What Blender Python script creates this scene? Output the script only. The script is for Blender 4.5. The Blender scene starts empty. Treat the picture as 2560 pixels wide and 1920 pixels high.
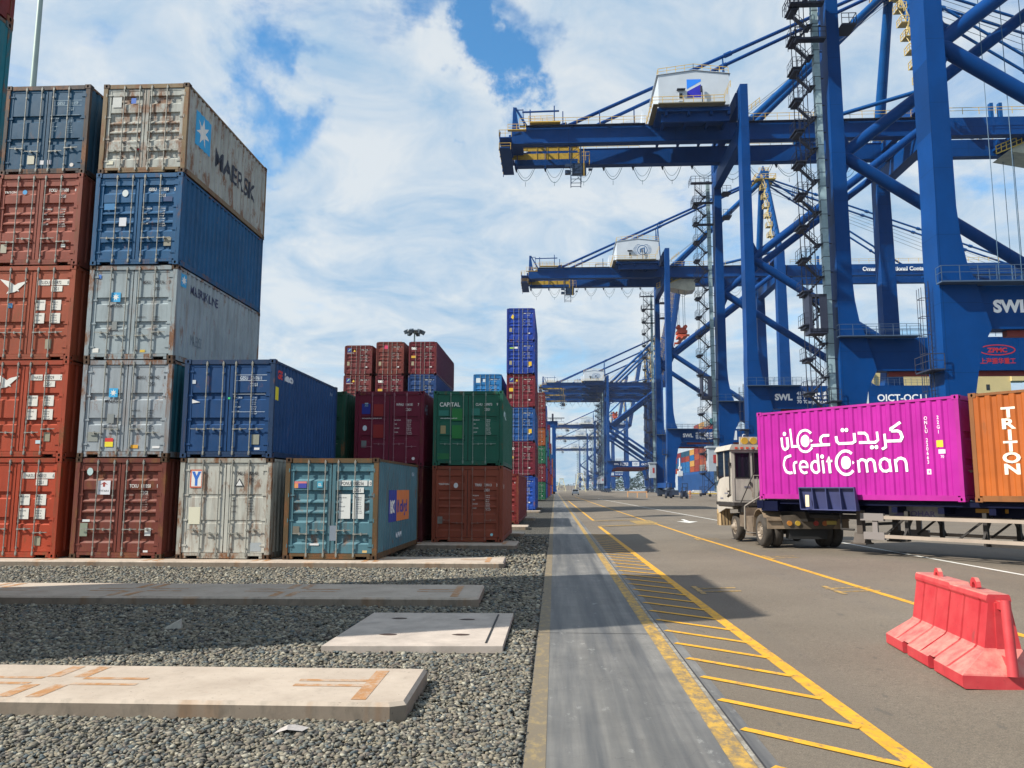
import bpy, bmesh, math, random
import numpy as np
from mathutils import Vector, Matrix
R=math.radians
random.seed(7)
sc=bpy.context.scene
col=sc.collection
# ---------------- camera ----------------
CAMZ=1.98
cd=bpy.data.cameras.new('camera'); cam=bpy.data.objects.new('camera',cd); col.objects.link(cam)
cd.sensor_width=36; cd.lens=1993/2560*36; cd.clip_end=20000; cd.clip_start=.05
pi_,ya_,ro_=.1305,.0534,.0026
F_=Vector((-math.sin(ya_)*math.cos(pi_),math.cos(ya_)*math.cos(pi_),math.sin(pi_)))
R0=Vector((math.cos(ya_),math.sin(ya_),0)); U0=R0.cross(F_)
R_=R0*math.cos(ro_)+U0*math.sin(ro_); U_=-R0*math.sin(ro_)+U0*math.cos(ro_)
M=Matrix((R_,U_,-F_)).transposed().to_4x4(); M.translation=Vector((0,0,CAMZ)); cam.matrix_world=M
sc.camera=cam
# ---------------- light ----------------
SUN=Vector((-13.4,-5.7,13.1)).normalized()
elev=math.asin(SUN.z)
sl=bpy.data.lights.new('sun','SUN'); sl.energy=5.0; sl.angle=R(.5); sl.color=(1,.93,.82)
so=bpy.data.objects.new('sun',sl); col.objects.link(so)
so.rotation_euler=(-SUN).to_track_quat('-Z','Y').to_euler()
w=bpy.data.worlds.new('World'); sc.world=w; w.use_nodes=True
def world():
    nt=w.node_tree; N=nt.nodes; L=nt.links; N.clear()
    def n(t,**k):
        x=N.new(t)
        for a,b in k.items(): setattr(x,a,b)
        return x
    def mth(op,a,b=None,clamp=False):
        x=n('ShaderNodeMath',operation=op,use_clamp=clamp)
        for i,v in enumerate((a,b)):
            if v is None: continue
            if isinstance(v,(int,float)): x.inputs[i].default_value=v
            else: L.new(v,x.inputs[i])
        return x.outputs[0]
    out=n('ShaderNodeOutputWorld'); bg=n('ShaderNodeBackground'); bg.inputs[1].default_value=.064
    sky=n('ShaderNodeTexSky',sky_type='NISHITA',sun_disc=False,sun_elevation=elev,
          sun_rotation=math.atan2(SUN.x,SUN.y),air_density=1.0,dust_density=.6,ozone_density=2.0)
    tc=n('ShaderNodeTexCoord'); sep=n('ShaderNodeSeparateXYZ'); L.new(tc.outputs['Generated'],sep.inputs[0])
    zz=mth('ADD',mth('MAXIMUM',sep.outputs[2],0),.22)
    cx=mth('DIVIDE',sep.outputs[0],zz); cy=mth('DIVIDE',sep.outputs[1],zz)
    cb=n('ShaderNodeCombineXYZ'); L.new(cx,cb.inputs[0]); L.new(cy,cb.inputs[1]); cb.inputs[2].default_value=3.7
    def noise(scale,det,rough,dist=0,off=(0,0,0)):
        mp=n('ShaderNodeMapping'); mp.inputs['Location'].default_value=off; L.new(cb.outputs[0],mp.inputs[0])
        x=n('ShaderNodeTexNoise'); L.new(mp.outputs[0],x.inputs['Vector'])
        x.inputs['Scale'].default_value=scale; x.inputs['Detail'].default_value=det; x.inputs['Roughness'].default_value=rough; x.inputs['Distortion'].default_value=dist
        return x.outputs[0]
    a=noise(2.6,12,.62,.5,(2.3,.4,0)); b=noise(.7,4,.5,.2,(5,1,0)); c=noise(4.2,12,.62,.6,(8,3,1))
    cov=mth('ADD',mth('MULTIPLY',a,.75),mth('MULTIPLY',b,.45))
    # openings of blue where the deck thins
    nrm=n('ShaderNodeVectorMath',operation='NORMALIZE'); L.new(tc.outputs['Generated'],nrm.inputs[0])
    wn=n('ShaderNodeTexNoise'); wn.inputs['Scale'].default_value=5.5; wn.inputs['Detail'].default_value=8; wn.inputs['Roughness'].default_value=.62; L.new(nrm.outputs[0],wn.inputs['Vector'])
    ws=n('ShaderNodeVectorMath',operation='MULTIPLY_ADD'); L.new(wn.outputs['Color'],ws.inputs[0]); ws.inputs[1].default_value=(.34,.34,.34); ws.inputs[2].default_value=(-.17,-.17,-.17)
    wa=n('ShaderNodeVectorMath',operation='ADD'); L.new(nrm.outputs[0],wa.inputs[0]); L.new(ws.outputs[0],wa.inputs[1]); warp=wa.outputs[0]
    def hole(d,rad,amt):
        dp=n('ShaderNodeVectorMath',operation='DISTANCE'); L.new(warp,dp.inputs[0]); dp.inputs[1].default_value=Vector(d).normalized()
        mr=n('ShaderNodeMapRange'); mr.interpolation_type='SMOOTHSTEP'; L.new(dp.outputs['Value'],mr.inputs[0]); mr.inputs[1].default_value=0; mr.inputs[2].default_value=rad; mr.inputs[3].default_value=amt; mr.inputs[4].default_value=0
        return mr.outputs[0]
    def pd(px,py): 
        return F_+R_*((px-1280)/1993)-U_*((py-960)/1993)
    for px,py,rd,am in ((1245,70,.10,.26),(1235,190,.09,.26),(1215,290,.06,.18),(690,290,.09,.22),(620,350,.05,.1),(640,110,.08,.12),(760,180,.06,.10),(1020,15,.06,.14),(2000,250,.06,.10),(2460,420,.08,.14),(230,110,.07,.12),(300,330,.06,.10),(1440,15,.05,.14),(1180,480,.12,.05),(900,780,.3,.06),(1400,1000,.3,.07),(2080,420,.08,.08)):
        cov=mth('SUBTRACT',cov,hole(pd(px,py),rd,am))
    for px,py,rd,am in ((1640,200,.25,.10),(300,80,.16,.10),(900,500,.25,.08),(1000,240,.12,.08)):
        cov=mth('ADD',cov,hole(pd(px,py),rd,am))
    mr=n('ShaderNodeMapRange'); mr.interpolation_type='SMOOTHSTEP'; L.new(cov,mr.inputs[0]); mr.inputs[1].default_value=.37; mr.inputs[2].default_value=.60; mr.inputs[3].default_value=.0; mr.inputs[4].default_value=1
    # cloud brightness: lit tops, greyer bellies
    ram=n('ShaderNodeValToRGB'); L.new(c,ram.inputs[0]); e=ram.color_ramp.elements
    e[0].position=.30; e[0].color=(3.9,5.9,8.1,1); e[1].position=.62; e[1].color=(8.3,8.8,9.1,1)
    tint=n('ShaderNodeMix',data_type='RGBA',blend_type='MULTIPLY'); tint.inputs[0].default_value=1; L.new(sky.outputs[0],tint.inputs[6]); tint.inputs[7].default_value=(.95,1.88,2.25,1)
    # pale band at the horizon
    hz=n('ShaderNodeMapRange'); L.new(sep.outputs[2],hz.inputs[0]); hz.inputs[1].default_value=0; hz.inputs[2].default_value=.34; hz.inputs[3].default_value=.80; hz.inputs[4].default_value=0; hz.interpolation_type='SMOOTHSTEP'
    hm=n('ShaderNodeMix',data_type='RGBA'); L.new(hz.outputs[0],hm.inputs[0]); L.new(tint.outputs[2],hm.inputs[6]); hm.inputs[7].default_value=(4.6,7.0,9.0,1)
    mx=n('ShaderNodeMix',data_type='RGBA'); L.new(mth('MULTIPLY',mr.outputs[0],.93),mx.inputs[0]); L.new(hm.outputs[2],mx.inputs[6]); L.new(ram.outputs[0],mx.inputs[7])
    L.new(mx.outputs[2],bg.inputs[0]); L.new(bg.outputs[0],out.inputs[0])
world()
sc.view_settings.view_transform='Standard'; sc.view_settings.look='None'; sc.view_settings.exposure=.56; sc.view_settings.gamma=1
sc.render.engine='CYCLES'; sc.cycles.use_denoising=True; sc.cycles.max_bounces=6
sc.cycles.volume_bounces=0

# ---------------- helpers ----------------
def tag(o,label=None,cat=None,group=None,kind=None):
    if label: o['label']=label
    if cat: o['category']=cat
    if group: o['group']=group
    if kind: o['kind']=kind
    return o
def empty(name,loc=(0,0,0),rz=0):
    o=bpy.data.objects.new(name,None); o.empty_display_size=.3; col.objects.link(o); o.location=loc; o.rotation_euler=(0,0,rz); return o
class MB:
    def __init__(s): s.v=[];s.f=[];s.mi=[];s.sm=[]
    def add(s,vs,fs,mi=0,sm=False):
        b=len(s.v); s.v+= [tuple(p) for p in vs]
        for f in fs: s.f.append(tuple(b+i for i in f)); s.mi.append(mi); s.sm.append(sm)
        return s
    def box(s,x0,y0,z0,x1,y1,z1,mi=0):
        return s.add([(x0,y0,z0),(x1,y0,z0),(x1,y1,z0),(x0,y1,z0),(x0,y0,z1),(x1,y0,z1),(x1,y1,z1),(x0,y1,z1)],
          [(0,3,2,1),(4,5,6,7),(0,1,5,4),(1,2,6,5),(2,3,7,6),(3,0,4,7)],mi)
    def tube(s,p,q,r,n=8,r2=None,mi=0,sm=True,caps=True):
        p=Vector(p);q=Vector(q);d=(q-p)
        if d.length<1e-6: return s
        d.normalize(); a=d.orthogonal().normalized()
        if abs(d.z)<.99: a=Vector((0,0,1)).cross(d).normalized()
        b=d.cross(a); r2=r if r2 is None else r2
        vs=[p+(a*math.cos(t)+b*math.sin(t))*r for t in [2*math.pi*(i+.5)/n for i in range(n)]]+[q+(a*math.cos(t)+b*math.sin(t))*r2 for t in [2*math.pi*(i+.5)/n for i in range(n)]]
        s.add(vs,[(i,(i+1)%n,n+(i+1)%n,n+i) for i in range(n)],mi,sm and n>5)
        if caps: s.add(vs,[tuple(range(n-1,-1,-1)),tuple(range(n,2*n))],mi)
        return s
    def bar(s,p,q,w,h=None,mi=0):       # square bar, h vertical size
        p=Vector(p);q=Vector(q);d=(q-p).normalized();h=h or w
        a=Vector((0,0,1)).cross(d)
        a=a.normalized() if a.length>.05 else Vector((1,0,0)); b=d.cross(a)
        c=[a*x*w/2+b*y*h/2 for x,y in((-1,-1),(1,-1),(1,1),(-1,1))]
        return s.add([p+k for k in c]+[q+k for k in c],[(3,2,1,0),(4,5,6,7)]+[(i,(i+1)%4,4+(i+1)%4,4+i) for i in range(4)],mi)
    def prism(s,poly,a0,a1,ax='y',mi=0):   # poly in (x,z) for ax y ; (y,z) for ax x ; (x,y) for ax z
        def P(u,v,a): return (u,a,v) if ax=='y' else ((a,u,v) if ax=='x' else (u,v,a))
        n=len(poly)
        s.add([P(u,v,a0) for u,v in poly]+[P(u,v,a1) for u,v in poly],
          [tuple(range(n-1,-1,-1)),tuple(range(n,2*n))]+[(i,(i+1)%n,n+(i+1)%n,n+i) for i in range(n)],mi); return s
    def rail(s,pts,h=1.1,sp=2.0,r=.025,mi=0,mid=True):
        for a,b in zip(pts,pts[1:]):
            a=Vector(a);b=Vector(b);L=(b-a).length;k=max(1,round(L/sp))
            up=Vector((0,0,h))
            s.bar(a+up,b+up,2*r,mi=mi)
            if mid: s.bar(a+up*.55,b+up*.55,1.6*r,mi=mi)
            for i in range(k+1):
                p=a.lerp(b,i/k); s.bar(p,p+up,2*r,mi=mi)
        return s
    def mesh(s,name,fix=True):
        me=bpy.data.meshes.new(name); me.from_pydata(s.v,[],s.f)
        me.polygons.foreach_set('material_index',s.mi); me.polygons.foreach_set('use_smooth',s.sm)
        if fix:
            bm=bmesh.new(); bm.from_mesh(me); bmesh.ops.recalc_face_normals(bm,faces=bm.faces); bm.to_mesh(me); bm.free()
        me.update(); return me
    def build(s,name,mats,parent=None,fix=True):
        me=s.mesh(name,fix)
        for m in (mats if isinstance(mats,(list,tuple)) else [mats]): me.materials.append(m)
        o=bpy.data.objects.new(name,me); col.objects.link(o); o.parent=parent; return o
def inst(name,me,mats,parent=None,loc=(0,0,0),rot=(0,0,0),scale=(1,1,1)):
    o=bpy.data.objects.new(name,me); col.objects.link(o); o.parent=parent; o.location=loc; o.rotation_euler=rot; o.scale=scale
    mats=mats if isinstance(mats,(list,tuple)) else [mats]
    while len(me.materials)<len(mats): me.materials.append(mats[len(me.materials)])
    for i,m in enumerate(mats):
        o.material_slots[i].link='OBJECT'; o.material_slots[i].material=m
    return o
def kids(o): return list(o.children)
def copy_tree(o,parent=None):
    c=o.copy(); col.objects.link(c); c.parent=parent
    for ch in kids(o): copy_tree(ch,c)
    return c
# ---------------- materials ----------------
MC={}
class NT:
    def __init__(s,name):
        s.m=bpy.data.materials.new(name); s.m.use_nodes=True; s.t=s.m.node_tree; s.N=s.t.nodes; s.L=s.t.links
        s.b=s.N['Principled BSDF']; s.tc=s.N.new('ShaderNodeTexCoord')
    def n(s,t,**k):
        x=s.N.new(t)
        for a,b in k.items(): setattr(x,a,b)
        return x
    def noise(s,scale,det=4,rough=.6,sx=(1,1,1),co='Object',dist=0,loc=(0,0,0)):
        mp=s.n('ShaderNodeMapping'); mp.inputs['Scale'].default_value=sx; mp.inputs['Location'].default_value=loc; s.L.new(s.tc.outputs[co],mp.inputs[0])
        x=s.n('ShaderNodeTexNoise'); s.L.new(mp.outputs[0],x.inputs['Vector']); x.inputs['Scale'].default_value=scale; x.inputs['Detail'].default_value=det; x.inputs['Roughness'].default_value=rough; x.inputs['Distortion'].default_value=dist
        return x.outputs[0]
    def ramp(s,src,p0,p1,c0=(0,0,0,1),c1=(1,1,1,1)):
        r=s.n('ShaderNodeValToRGB'); s.L.new(src,r.inputs[0]); e=r.color_ramp.elements; e[0].position=p0;e[1].position=p1;e[0].color=c0;e[1].color=c1; return r.outputs[0]
    def mix(s,f,a,b,bt='MIX'):
        m=s.n('ShaderNodeMix',data_type='RGBA',blend_type=bt)
        for i,v in ((0,f),(6,a),(7,b)):
            if isinstance(v,(int,float)): m.inputs[i].default_value=v
            elif isinstance(v,tuple): m.inputs[i].default_value=v if len(v)==4 else (*v,1)
            else: s.L.new(v,m.inputs[i])
        return m.outputs[2]
    def mul(s,a,b):
        x=s.n('ShaderNodeMath',operation='MULTIPLY')
        for i,v in enumerate((a,b)):
            if isinstance(v,(int,float)): x.inputs[i].default_value=v
            else: s.L.new(v,x.inputs[i])
        return x.outputs[0]
    def bump(s,src,st=.3,d=.01):
        b=s.n('ShaderNodeBump'); b.inputs['Strength'].default_value=st; b.inputs['Distance'].default_value=d; s.L.new(src,b.inputs['Height']); s.L.new(b.outputs[0],s.b.inputs['Normal'])
    def col(s,c):
        if isinstance(c,tuple): s.b.inputs['Base Color'].default_value=(*c[:3],1)
        else: s.L.new(c,s.b.inputs['Base Color'])
    def rough(s,r):
        if isinstance(r,(int,float)): s.b.inputs['Roughness'].default_value=r
        else: s.L.new(r,s.b.inputs['Roughness'])
def plain(name,c,rough=.6,metal=0,var=.0,sc_=6):
    k=('p',name)
    if k in MC: return MC[k]
    t=NT(name); t.rough(rough); t.b.inputs['Metallic'].default_value=metal
    if var: 
        d=tuple(x*(1-var) for x in c); u=tuple(min(1,x*(1+var*.6)) for x in c)
        t.col(t.mix(t.ramp(t.noise(sc_,5,.65),.3,.7),d,u))
    else: t.col(c)
    MC[k]=t.m; return t.m
def paint(c,rust=.3,dirt=.35,seed=0,rough=.55,name='container_paint'):
    k=('c',tuple(c),rust,dirt,seed)
    if k in MC: return MC[k]
    t=NT(name); o=(seed*3.1,seed*1.7,seed*2.3)
    c=tuple(x*.84 for x in c)
    base=t.mix(t.ramp(t.noise(.9,4,.6,loc=o),.3,.75),tuple(x*.82 for x in c),tuple(min(1,x*1.12+.004) for x in c))
    # sun-bleached blotches
    t.b.inputs['Specular IOR Level'].default_value=.3; lum=sum(c)/3
    base=t.mix(t.mul(t.ramp(t.noise(1.6,6,.65,(1,1,.6),loc=o),.55,.8),.35*dirt),base,tuple(x*.6+.4*(lum*1.2+.06) for x in c))
    # vertical dirt streaks
    st=t.ramp(t.noise(7,5,.6,(1,1,.12),loc=o),.48,.78)
    base=t.mix(t.mul(st,dirt*.8),base,tuple(x*.35+.02 for x in c))
    rs_=t.ramp(t.noise(5,5,.65,(1,1,.09),loc=(o[2],o[0],1)),.60-.08*rust,.74-.06*rust); base=t.mix(t.mul(rs_,min(.8,rust*.95)),base,(.17,.075,.03))
    if rust>0:
        a=t.ramp(t.noise(2.6,8,.72,(1,1,.45),loc=(o[1],o[0],4)),.64-.15*rust,.71-.12*rust)
        rc=t.mix(t.noise(14,4,.6),(.10,.035,.012),(.26,.11,.04))
        base=t.mix(t.mul(a,min(1,.45+rust*.5)),base,rc)
    t.col(base); t.rough(t.ramp(t.noise(5,3,.6),.2,.8,(rough-.1,)*3+(1,),(rough+.15,)*3+(1,)))
    t.bump(t.noise(3,3,.5),.15,.01)
    MC[k]=t.m; return t.m
def crane_paint(name,c,hi=.2):
    t=NT(name)
    t.b.inputs['Specular IOR Level'].default_value=.12; base=t.mix(t.ramp(t.noise(.25,5,.6),.3,.75),tuple(x*.8 for x in c),tuple(x*1.15 for x in c))
    base=t.mix(t.mul(t.ramp(t.noise(1.2,6,.65,(1,1,.15)),.52,.8),hi),base,tuple(x*.9+.012 for x in c))
    sp=t.n('ShaderNodeSeparateXYZ'); t.L.new(t.tc.outputs['Object'],sp.inputs[0])
    for ax,per in ((2,5.2),(0,8.7)):
        m1=t.mul(sp.outputs[ax],1/per); fr=t.n('ShaderNodeMath',operation='FRACT'); t.L.new(m1,fr.inputs[0]); lt=t.n('ShaderNodeMath',operation='LESS_THAN'); t.L.new(fr.outputs[0],lt.inputs[0]); lt.inputs[1].default_value=.05/per; base=t.mix(t.mul(lt.outputs[0],.45),base,tuple(x*.35 for x in c))
    rs=t.ramp(t.noise(.9,9,.75,(1,1,.25),loc=(6,2,1)),.70,.76); base=t.mix(t.mul(rs,.35),base,(.10,.05,.03))
    t.col(base); t.rough(.5); return t.m
rust_mat=paint((.085,.045,.022),.5,.5,3)
galv=plain('galvanised_steel',(.30,.30,.27),.55,.3,.35,20)
rusty_galv=plain('worn_galvanised',(.30,.27,.22),.6,.2,.5,16)
black=plain('black_rubber',(.015,.015,.016),.7)
white=plain('white_paint',(.74,.74,.72),.6,0,.08)
def flat(c,r=.6): return plain('marking_%02d%02d%02d'%tuple(int(x*99) for x in c),c,r)
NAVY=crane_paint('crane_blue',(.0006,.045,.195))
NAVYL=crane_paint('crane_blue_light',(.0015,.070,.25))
STAIR=plain('dark_grating',(.018,.024,.05),.6)
YEL=plain('yellow_rail_paint',(.62,.40,.05),.5,0,.2,3)
HOUSE=plain('house_white',(.50,.56,.63),.5,0,.08,.5)
MAST=plain('mast_grey_green',(.30,.42,.46),.5,.2,.3,1)
GLASS=plain('dark_glass',(.01,.014,.02),.06)
# ---------------- text ----------------
TC={}
def text(s,size=.1,sx=1.0,bold=0.0,align='LEFT'):
    """flat letters in the xy plane, list of verts (x,y), faces"""
    k=(s,bold)
    if k not in TC:
        cu=bpy.data.curves.new('t','FONT'); cu.body=s; cu.size=1; cu.offset=bold; cu.resolution_u=3; cu.space_line=.95
        ob=bpy.data.objects.new('t',cu); me=ob.to_mesh()
        v=[(a.co.x,a.co.y) for a in me.vertices]; f=[tuple(p.vertices) for p in me.polygons]
        ob.to_mesh_clear(); bpy.data.objects.remove(ob); bpy.data.curves.remove(cu); TC[k]=(v,f)
    v,f=TC[k]
    if not v: return [],[]
    x0=min(a for a,b in v); x1=max(a for a,b in v)
    off={'LEFT':x0,'CENTER':(x0+x1)/2,'RIGHT':x1}[align]
    return [((a-off)*size*sx,b*size) for a,b in v],f
def put(mb,vf,org,ux,uz,mi=0):
    v,f=vf; o=Vector(org);ux=Vector(ux);uz=Vector(uz)
    mb.add([o+ux*a+uz*b for a,b in v],f,mi)
def stroke(pts,w,closed=False):
    """polyline in 2d as joined quads with mitres"""
    P=[Vector(p) for p in pts]; n=len(P); L=[];Rr=[]
    for i in range(n):
        a=P[i-1] if (i>0 or closed) else None; b=P[(i+1)%n] if (i<n-1 or closed) else None
        d1=(P[i]-a).normalized() if a is not None else None; d2=(b-P[i]).normalized() if b is not None else None
        if d1 is None: d1=d2
        if d2 is None: d2=d1
        n1=Vector((-d1.y,d1.x)); n2=Vector((-d2.y,d2.x)); m=(n1+n2)
        m=m.normalized() if m.length>.1 else n1
        k=1/max(.45,m.dot(n1)); L.append(P[i]+m*w/2*k); Rr.append(P[i]-m*w/2*k)
    v=[tuple(p) for p in L]+[tuple(p) for p in Rr]; m_=n if closed else n-1
    return v,[(i,n+i,n+(i+1)%n,(i+1)%n) for i in range(m_)]
def arc(cx,cy,r,a0,a1,n=14,ry=None):
    ry=r if ry is None else ry
    return [(cx+r*math.cos(R(a0+(a1-a0)*i/n)),cy+ry*math.sin(R(a0+(a1-a0)*i/n))) for i in range(n+1)]
def disc(cx,cy,r,n=20,ry=None):
    return arc(cx,cy,r,0,360-360/n,n-1,ry),[tuple(range(n))]
def star(cx,cy,r,n=7,k=.42):
    v=[(cx,cy)]+[(cx+math.sin(math.pi*i/n)*(r if i%2==0 else r*k),cy+math.cos(math.pi*i/n)*(r if i%2==0 else r*k)) for i in range(2*n)]
    return v,[(0,i+1,(i+1)%(2*n)+1) for i in range(2*n)]
# ---------------- ground ----------------
def sheet(name,x0,y0,x1,y1,z,mat,nx=1,ny=1):
    mb=MB(); vs=[];fs=[]
    for j in range(ny+1):
        for i in range(nx+1): vs.append((x0+(x1-x0)*i/nx,y0+(y1-y0)*j/ny,z))
    for j in range(ny):
        for i in range(nx):
            a=j*(nx+1)+i; fs.append((a,a+1,a+nx+2,a+nx+1))
    mb.add(vs,fs); o=mb.build(name,mat,fix=False); return tag(o,kind='structure')
def m_asphalt():
    t=NT('asphalt'); c=t.mix(t.ramp(t.noise(.25,5,.6),.3,.7),(.128,.108,.084),(.182,.156,.124))
    gr=t.ramp(t.noise(22,5,.85,loc=(5,0,0)),.33,.67); c=t.mix(.55,c,t.mix(gr,(.55,.55,.55),(1.45,1.42,1.38)),'MULTIPLY')
    sp=t.ramp(t.noise(85,3,.8),.35,.68); c=t.mix(.7,c,t.mix(sp,(.34,.34,.34),(1.6,1.55,1.48)),'MULTIPLY')
    pal=t.ramp(t.noise(160,2,.5,loc=(3,3,3)),.68,.74); c=t.mix(t.mul(pal,.5),c,(.50,.48,.44))
    sta=t.ramp(t.noise(1.1,7,.72,(1,.35,1)),.66,.76); c=t.mix(t.mul(sta,.35),c,(.07,.065,.06))
    spots=t.ramp(t.noise(4.5,3,.5,(1,.45,1),loc=(9,2,2)),.66,.70); c=t.mix(t.mul(spots,.55),c,(.075,.07,.06))
    tyre=t.ramp(t.noise(.9,3,.5,(1,.03,1),loc=(4,4,1)),.5,.72); c=t.mix(t.mul(tyre,.25),c,(.10,.095,.09))
    t.col(c); t.rough(.85); t.bump(t.noise(90,3,.8),.5,.006); return t.m
def m_conc():
    t=NT('tracked_concrete'); c=t.mix(t.ramp(t.noise(1.2,7,.68),.3,.7),(.15,.145,.135),(.265,.255,.235))
    sp=t.n('ShaderNodeSeparateXYZ'); t.L.new(t.tc.outputs['Object'],sp.inputs[0]); ba=t.n('ShaderNodeMapRange'); ba.interpolation_type='SMOOTHSTEP'; t.L.new(sp.outputs[0],ba.inputs[0]); ba.inputs[1].default_value=1.28; ba.inputs[2].default_value=.85; ba.inputs[3].default_value=0; ba.inputs[4].default_value=1
    bn=t.ramp(t.noise(1.6,6,.62,(1.6,.06,1),loc=(2,9,0)),.30,.62); c=t.mix(t.mul(t.mul(bn,ba.outputs[0]),.75),c,(.085,.085,.082))
    st=t.ramp(t.noise(3.4,6,.62,(1,.035,1)),.40,.66); c=t.mix(t.mul(st,.85),c,(.060,.065,.072))
    st2=t.ramp(t.noise(2.2,4,.6,(1,.02,1),loc=(7,1,0)),.58,.70); c=t.mix(t.mul(st2,.6),c,(.035,.037,.042))
    fl=t.ramp(t.noise(4,7,.75,(1,.5,1),loc=(1,5,0)),.6,.68); c=t.mix(t.mul(fl,.45),c,(.42,.42,.40))
    cr=t.n('ShaderNodeTexVoronoi',feature='DISTANCE_TO_EDGE'); cr.inputs['Scale'].default_value=.9
    mp=t.n('ShaderNodeMapping'); t.L.new(t.tc.outputs['Object'],mp.inputs[0])
    ad=t.n('ShaderNodeVectorMath',operation='ADD'); t.L.new(mp.outputs[0],ad.inputs[0]); nn=t.n('ShaderNodeTexNoise'); nn.inputs['Scale'].default_value=2.5; nn.inputs['Detail'].default_value=6
    t.L.new(t.tc.outputs['Object'],nn.inputs['Vector']); scl=t.n('ShaderNodeVectorMath',operation='SCALE'); scl.inputs['Scale'].default_value=.9; t.L.new(nn.outputs['Color'],scl.inputs[0]); t.L.new(scl.outputs[0],ad.inputs[1]); t.L.new(ad.outputs[0],cr.inputs['Vector'])
    ck=t.ramp(cr.outputs['Distance'],.0,.006,(1,1,1,1),(0,0,0,1)); c=t.mix(t.mul(ck,.45),c,(.05,.05,.05))
    t.col(c); t.rough(.62); t.bump(t.noise(30,5,.7),.25,.005); return t.m
def m_yellow(worn=.4,c=(.68,.36,.03),under=(.14,.12,.095)):
    k='yel%.2f%.2f'%(worn,c[0])
    if k in MC: return MC[k]
    t=NT('road_yellow'); a=t.mix(t.ramp(t.noise(4,6,.7),.3,.7),tuple(x*.72 for x in c),c)
    wr=t.ramp(t.noise(9,9,.78,(1,.6,1)),.62-.22*worn,.72-.18*worn); a=t.mix(t.mul(wr,.8),a,under)
    t.col(a); t.rough(.7); t.bump(t.noise(90,3,.8),.35,.004); MC[k]=t.m; return t.m
def m_slab():
    t=NT('pale_concrete'); c=t.mix(t.ramp(t.noise(1.5,7,.65),.3,.7),(.34,.28,.225),(.47,.40,.33))
    c=t.mix(t.mul(t.ramp(t.noise(9,6,.7),.55,.72),.5),c,(.27,.23,.19)); c=t.mix(t.mul(t.ramp(t.noise(34,2,.5),.70,.74),.6),c,(.10,.085,.07)); c=t.mix(t.mul(t.ramp(t.noise(2.3,8,.75,loc=(4,4,4)),.60,.68),.4),c,(.34,.21,.13))
    # streaked runs on the vertical faces, which are also evenly darker than the top
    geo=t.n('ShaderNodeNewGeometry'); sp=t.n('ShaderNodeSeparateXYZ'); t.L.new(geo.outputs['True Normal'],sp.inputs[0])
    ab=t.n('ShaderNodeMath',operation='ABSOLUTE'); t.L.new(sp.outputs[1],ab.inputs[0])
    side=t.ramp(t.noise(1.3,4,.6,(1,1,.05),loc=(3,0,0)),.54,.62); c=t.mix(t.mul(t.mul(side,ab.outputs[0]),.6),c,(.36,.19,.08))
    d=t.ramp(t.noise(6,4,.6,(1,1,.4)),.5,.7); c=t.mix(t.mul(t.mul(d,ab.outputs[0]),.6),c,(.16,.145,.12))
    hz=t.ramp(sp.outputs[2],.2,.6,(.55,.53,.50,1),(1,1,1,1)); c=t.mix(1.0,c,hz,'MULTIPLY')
    t.col(c); t.rough(.85); t.bump(t.noise(40,5,.7),.3,.005); return t.m
def m_gravelbed():
    t=NT('gravel_bed'); v=t.n('ShaderNodeTexVoronoi'); v.inputs['Scale'].default_value=22; t.L.new(t.tc.outputs['Object'],v.inputs['Vector'])
    sx=t.n('ShaderNodeSeparateColor'); t.L.new(v.outputs['Color'],sx.inputs[0])
    c=t.mix(t.ramp(sx.outputs[0],.1,.9),(.06,.057,.046),(.22,.20,.155))
    c=t.mix(t.ramp(v.outputs['Distance'],.25,.6,(0,0,0,1),(1,1,1,1)),c,(.03,.028,.024))
    t.col(c); t.rough(.9); t.bump(v.outputs['Distance'],1.0,-.03); return t.m
asph=m_asphalt(); conc=m_conc(); slabm=m_slab(); gbed=m_gravelbed()
sheet('ground',-3000,-200,62,6000,-.03,plain('far_ground',(.20,.18,.15),.9,0,.2,.01),1,1)
sheet('gravel_ground',-120,-20,-.235,520,-.012,gbed)
rb_=MB(); xs_=[-.24,3,7.5,15,24,61.6]
rb_.add([(x,y,max(0,min((x-3)/4.5,1,(24-x)/9))*.17) for y in (-40,1500) for x in xs_],[(i,i+1,i+7,i+6) for i in range(5)]); tag(rb_.build('road',asph,fix=False),kind='structure')
sheet('concrete_strip',-.24,-10,1.62,520,.002,conc)
wt=NT('sea_water'); wt.col((.02,.08,.11)); wt.rough(.12); wt.bump(wt.noise(.35,6,.6),.5,.3)
sheet('water',61.9,-300,5000,6000,-3.5,wt.m)
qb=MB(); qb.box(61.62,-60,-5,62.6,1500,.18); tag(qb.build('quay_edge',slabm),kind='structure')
def rz(x): return max(0,min((x-3)/4.5,1,(24-x)/9))*.17
def line(name,x0,y0,x1,y1,wd,z=.005,mat=None):
    d=Vector((x1-x0,y1-y0,0)).normalized(); nn=Vector((-d.y,d.x,0))*wd/2; a=Vector((x0,y0,z+rz(x0)));b=Vector((x1,y1,z+rz(x1)))
    P4=[a+nn,a-nn,b-nn,b+nn]
    for q in P4: q.z=z+rz(q.x)
    mb=MB(); mb.add(P4,[(0,1,2,3)]); return tag(mb.build(name,mat or m_yellow(),fix=False),kind='structure')
wl=m_yellow(.15,(.80,.80,.76))
YB=m_yellow(1.2,(.32,.24,.11)); YL=m_yellow(.5,(.74,.38,.02))
line('yellow_edge_line',-.155,-5,-.155,430,.16,mat=YB)
line('yellow_edge_line',1.36,-5,1.36,430,.17,mat=m_yellow(.85,(.56,.34,.06)))
line('white_kerb_line',1.47,-5,1.47,300,.04,mat=m_yellow(.95,(.40,.38,.33)))
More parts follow.
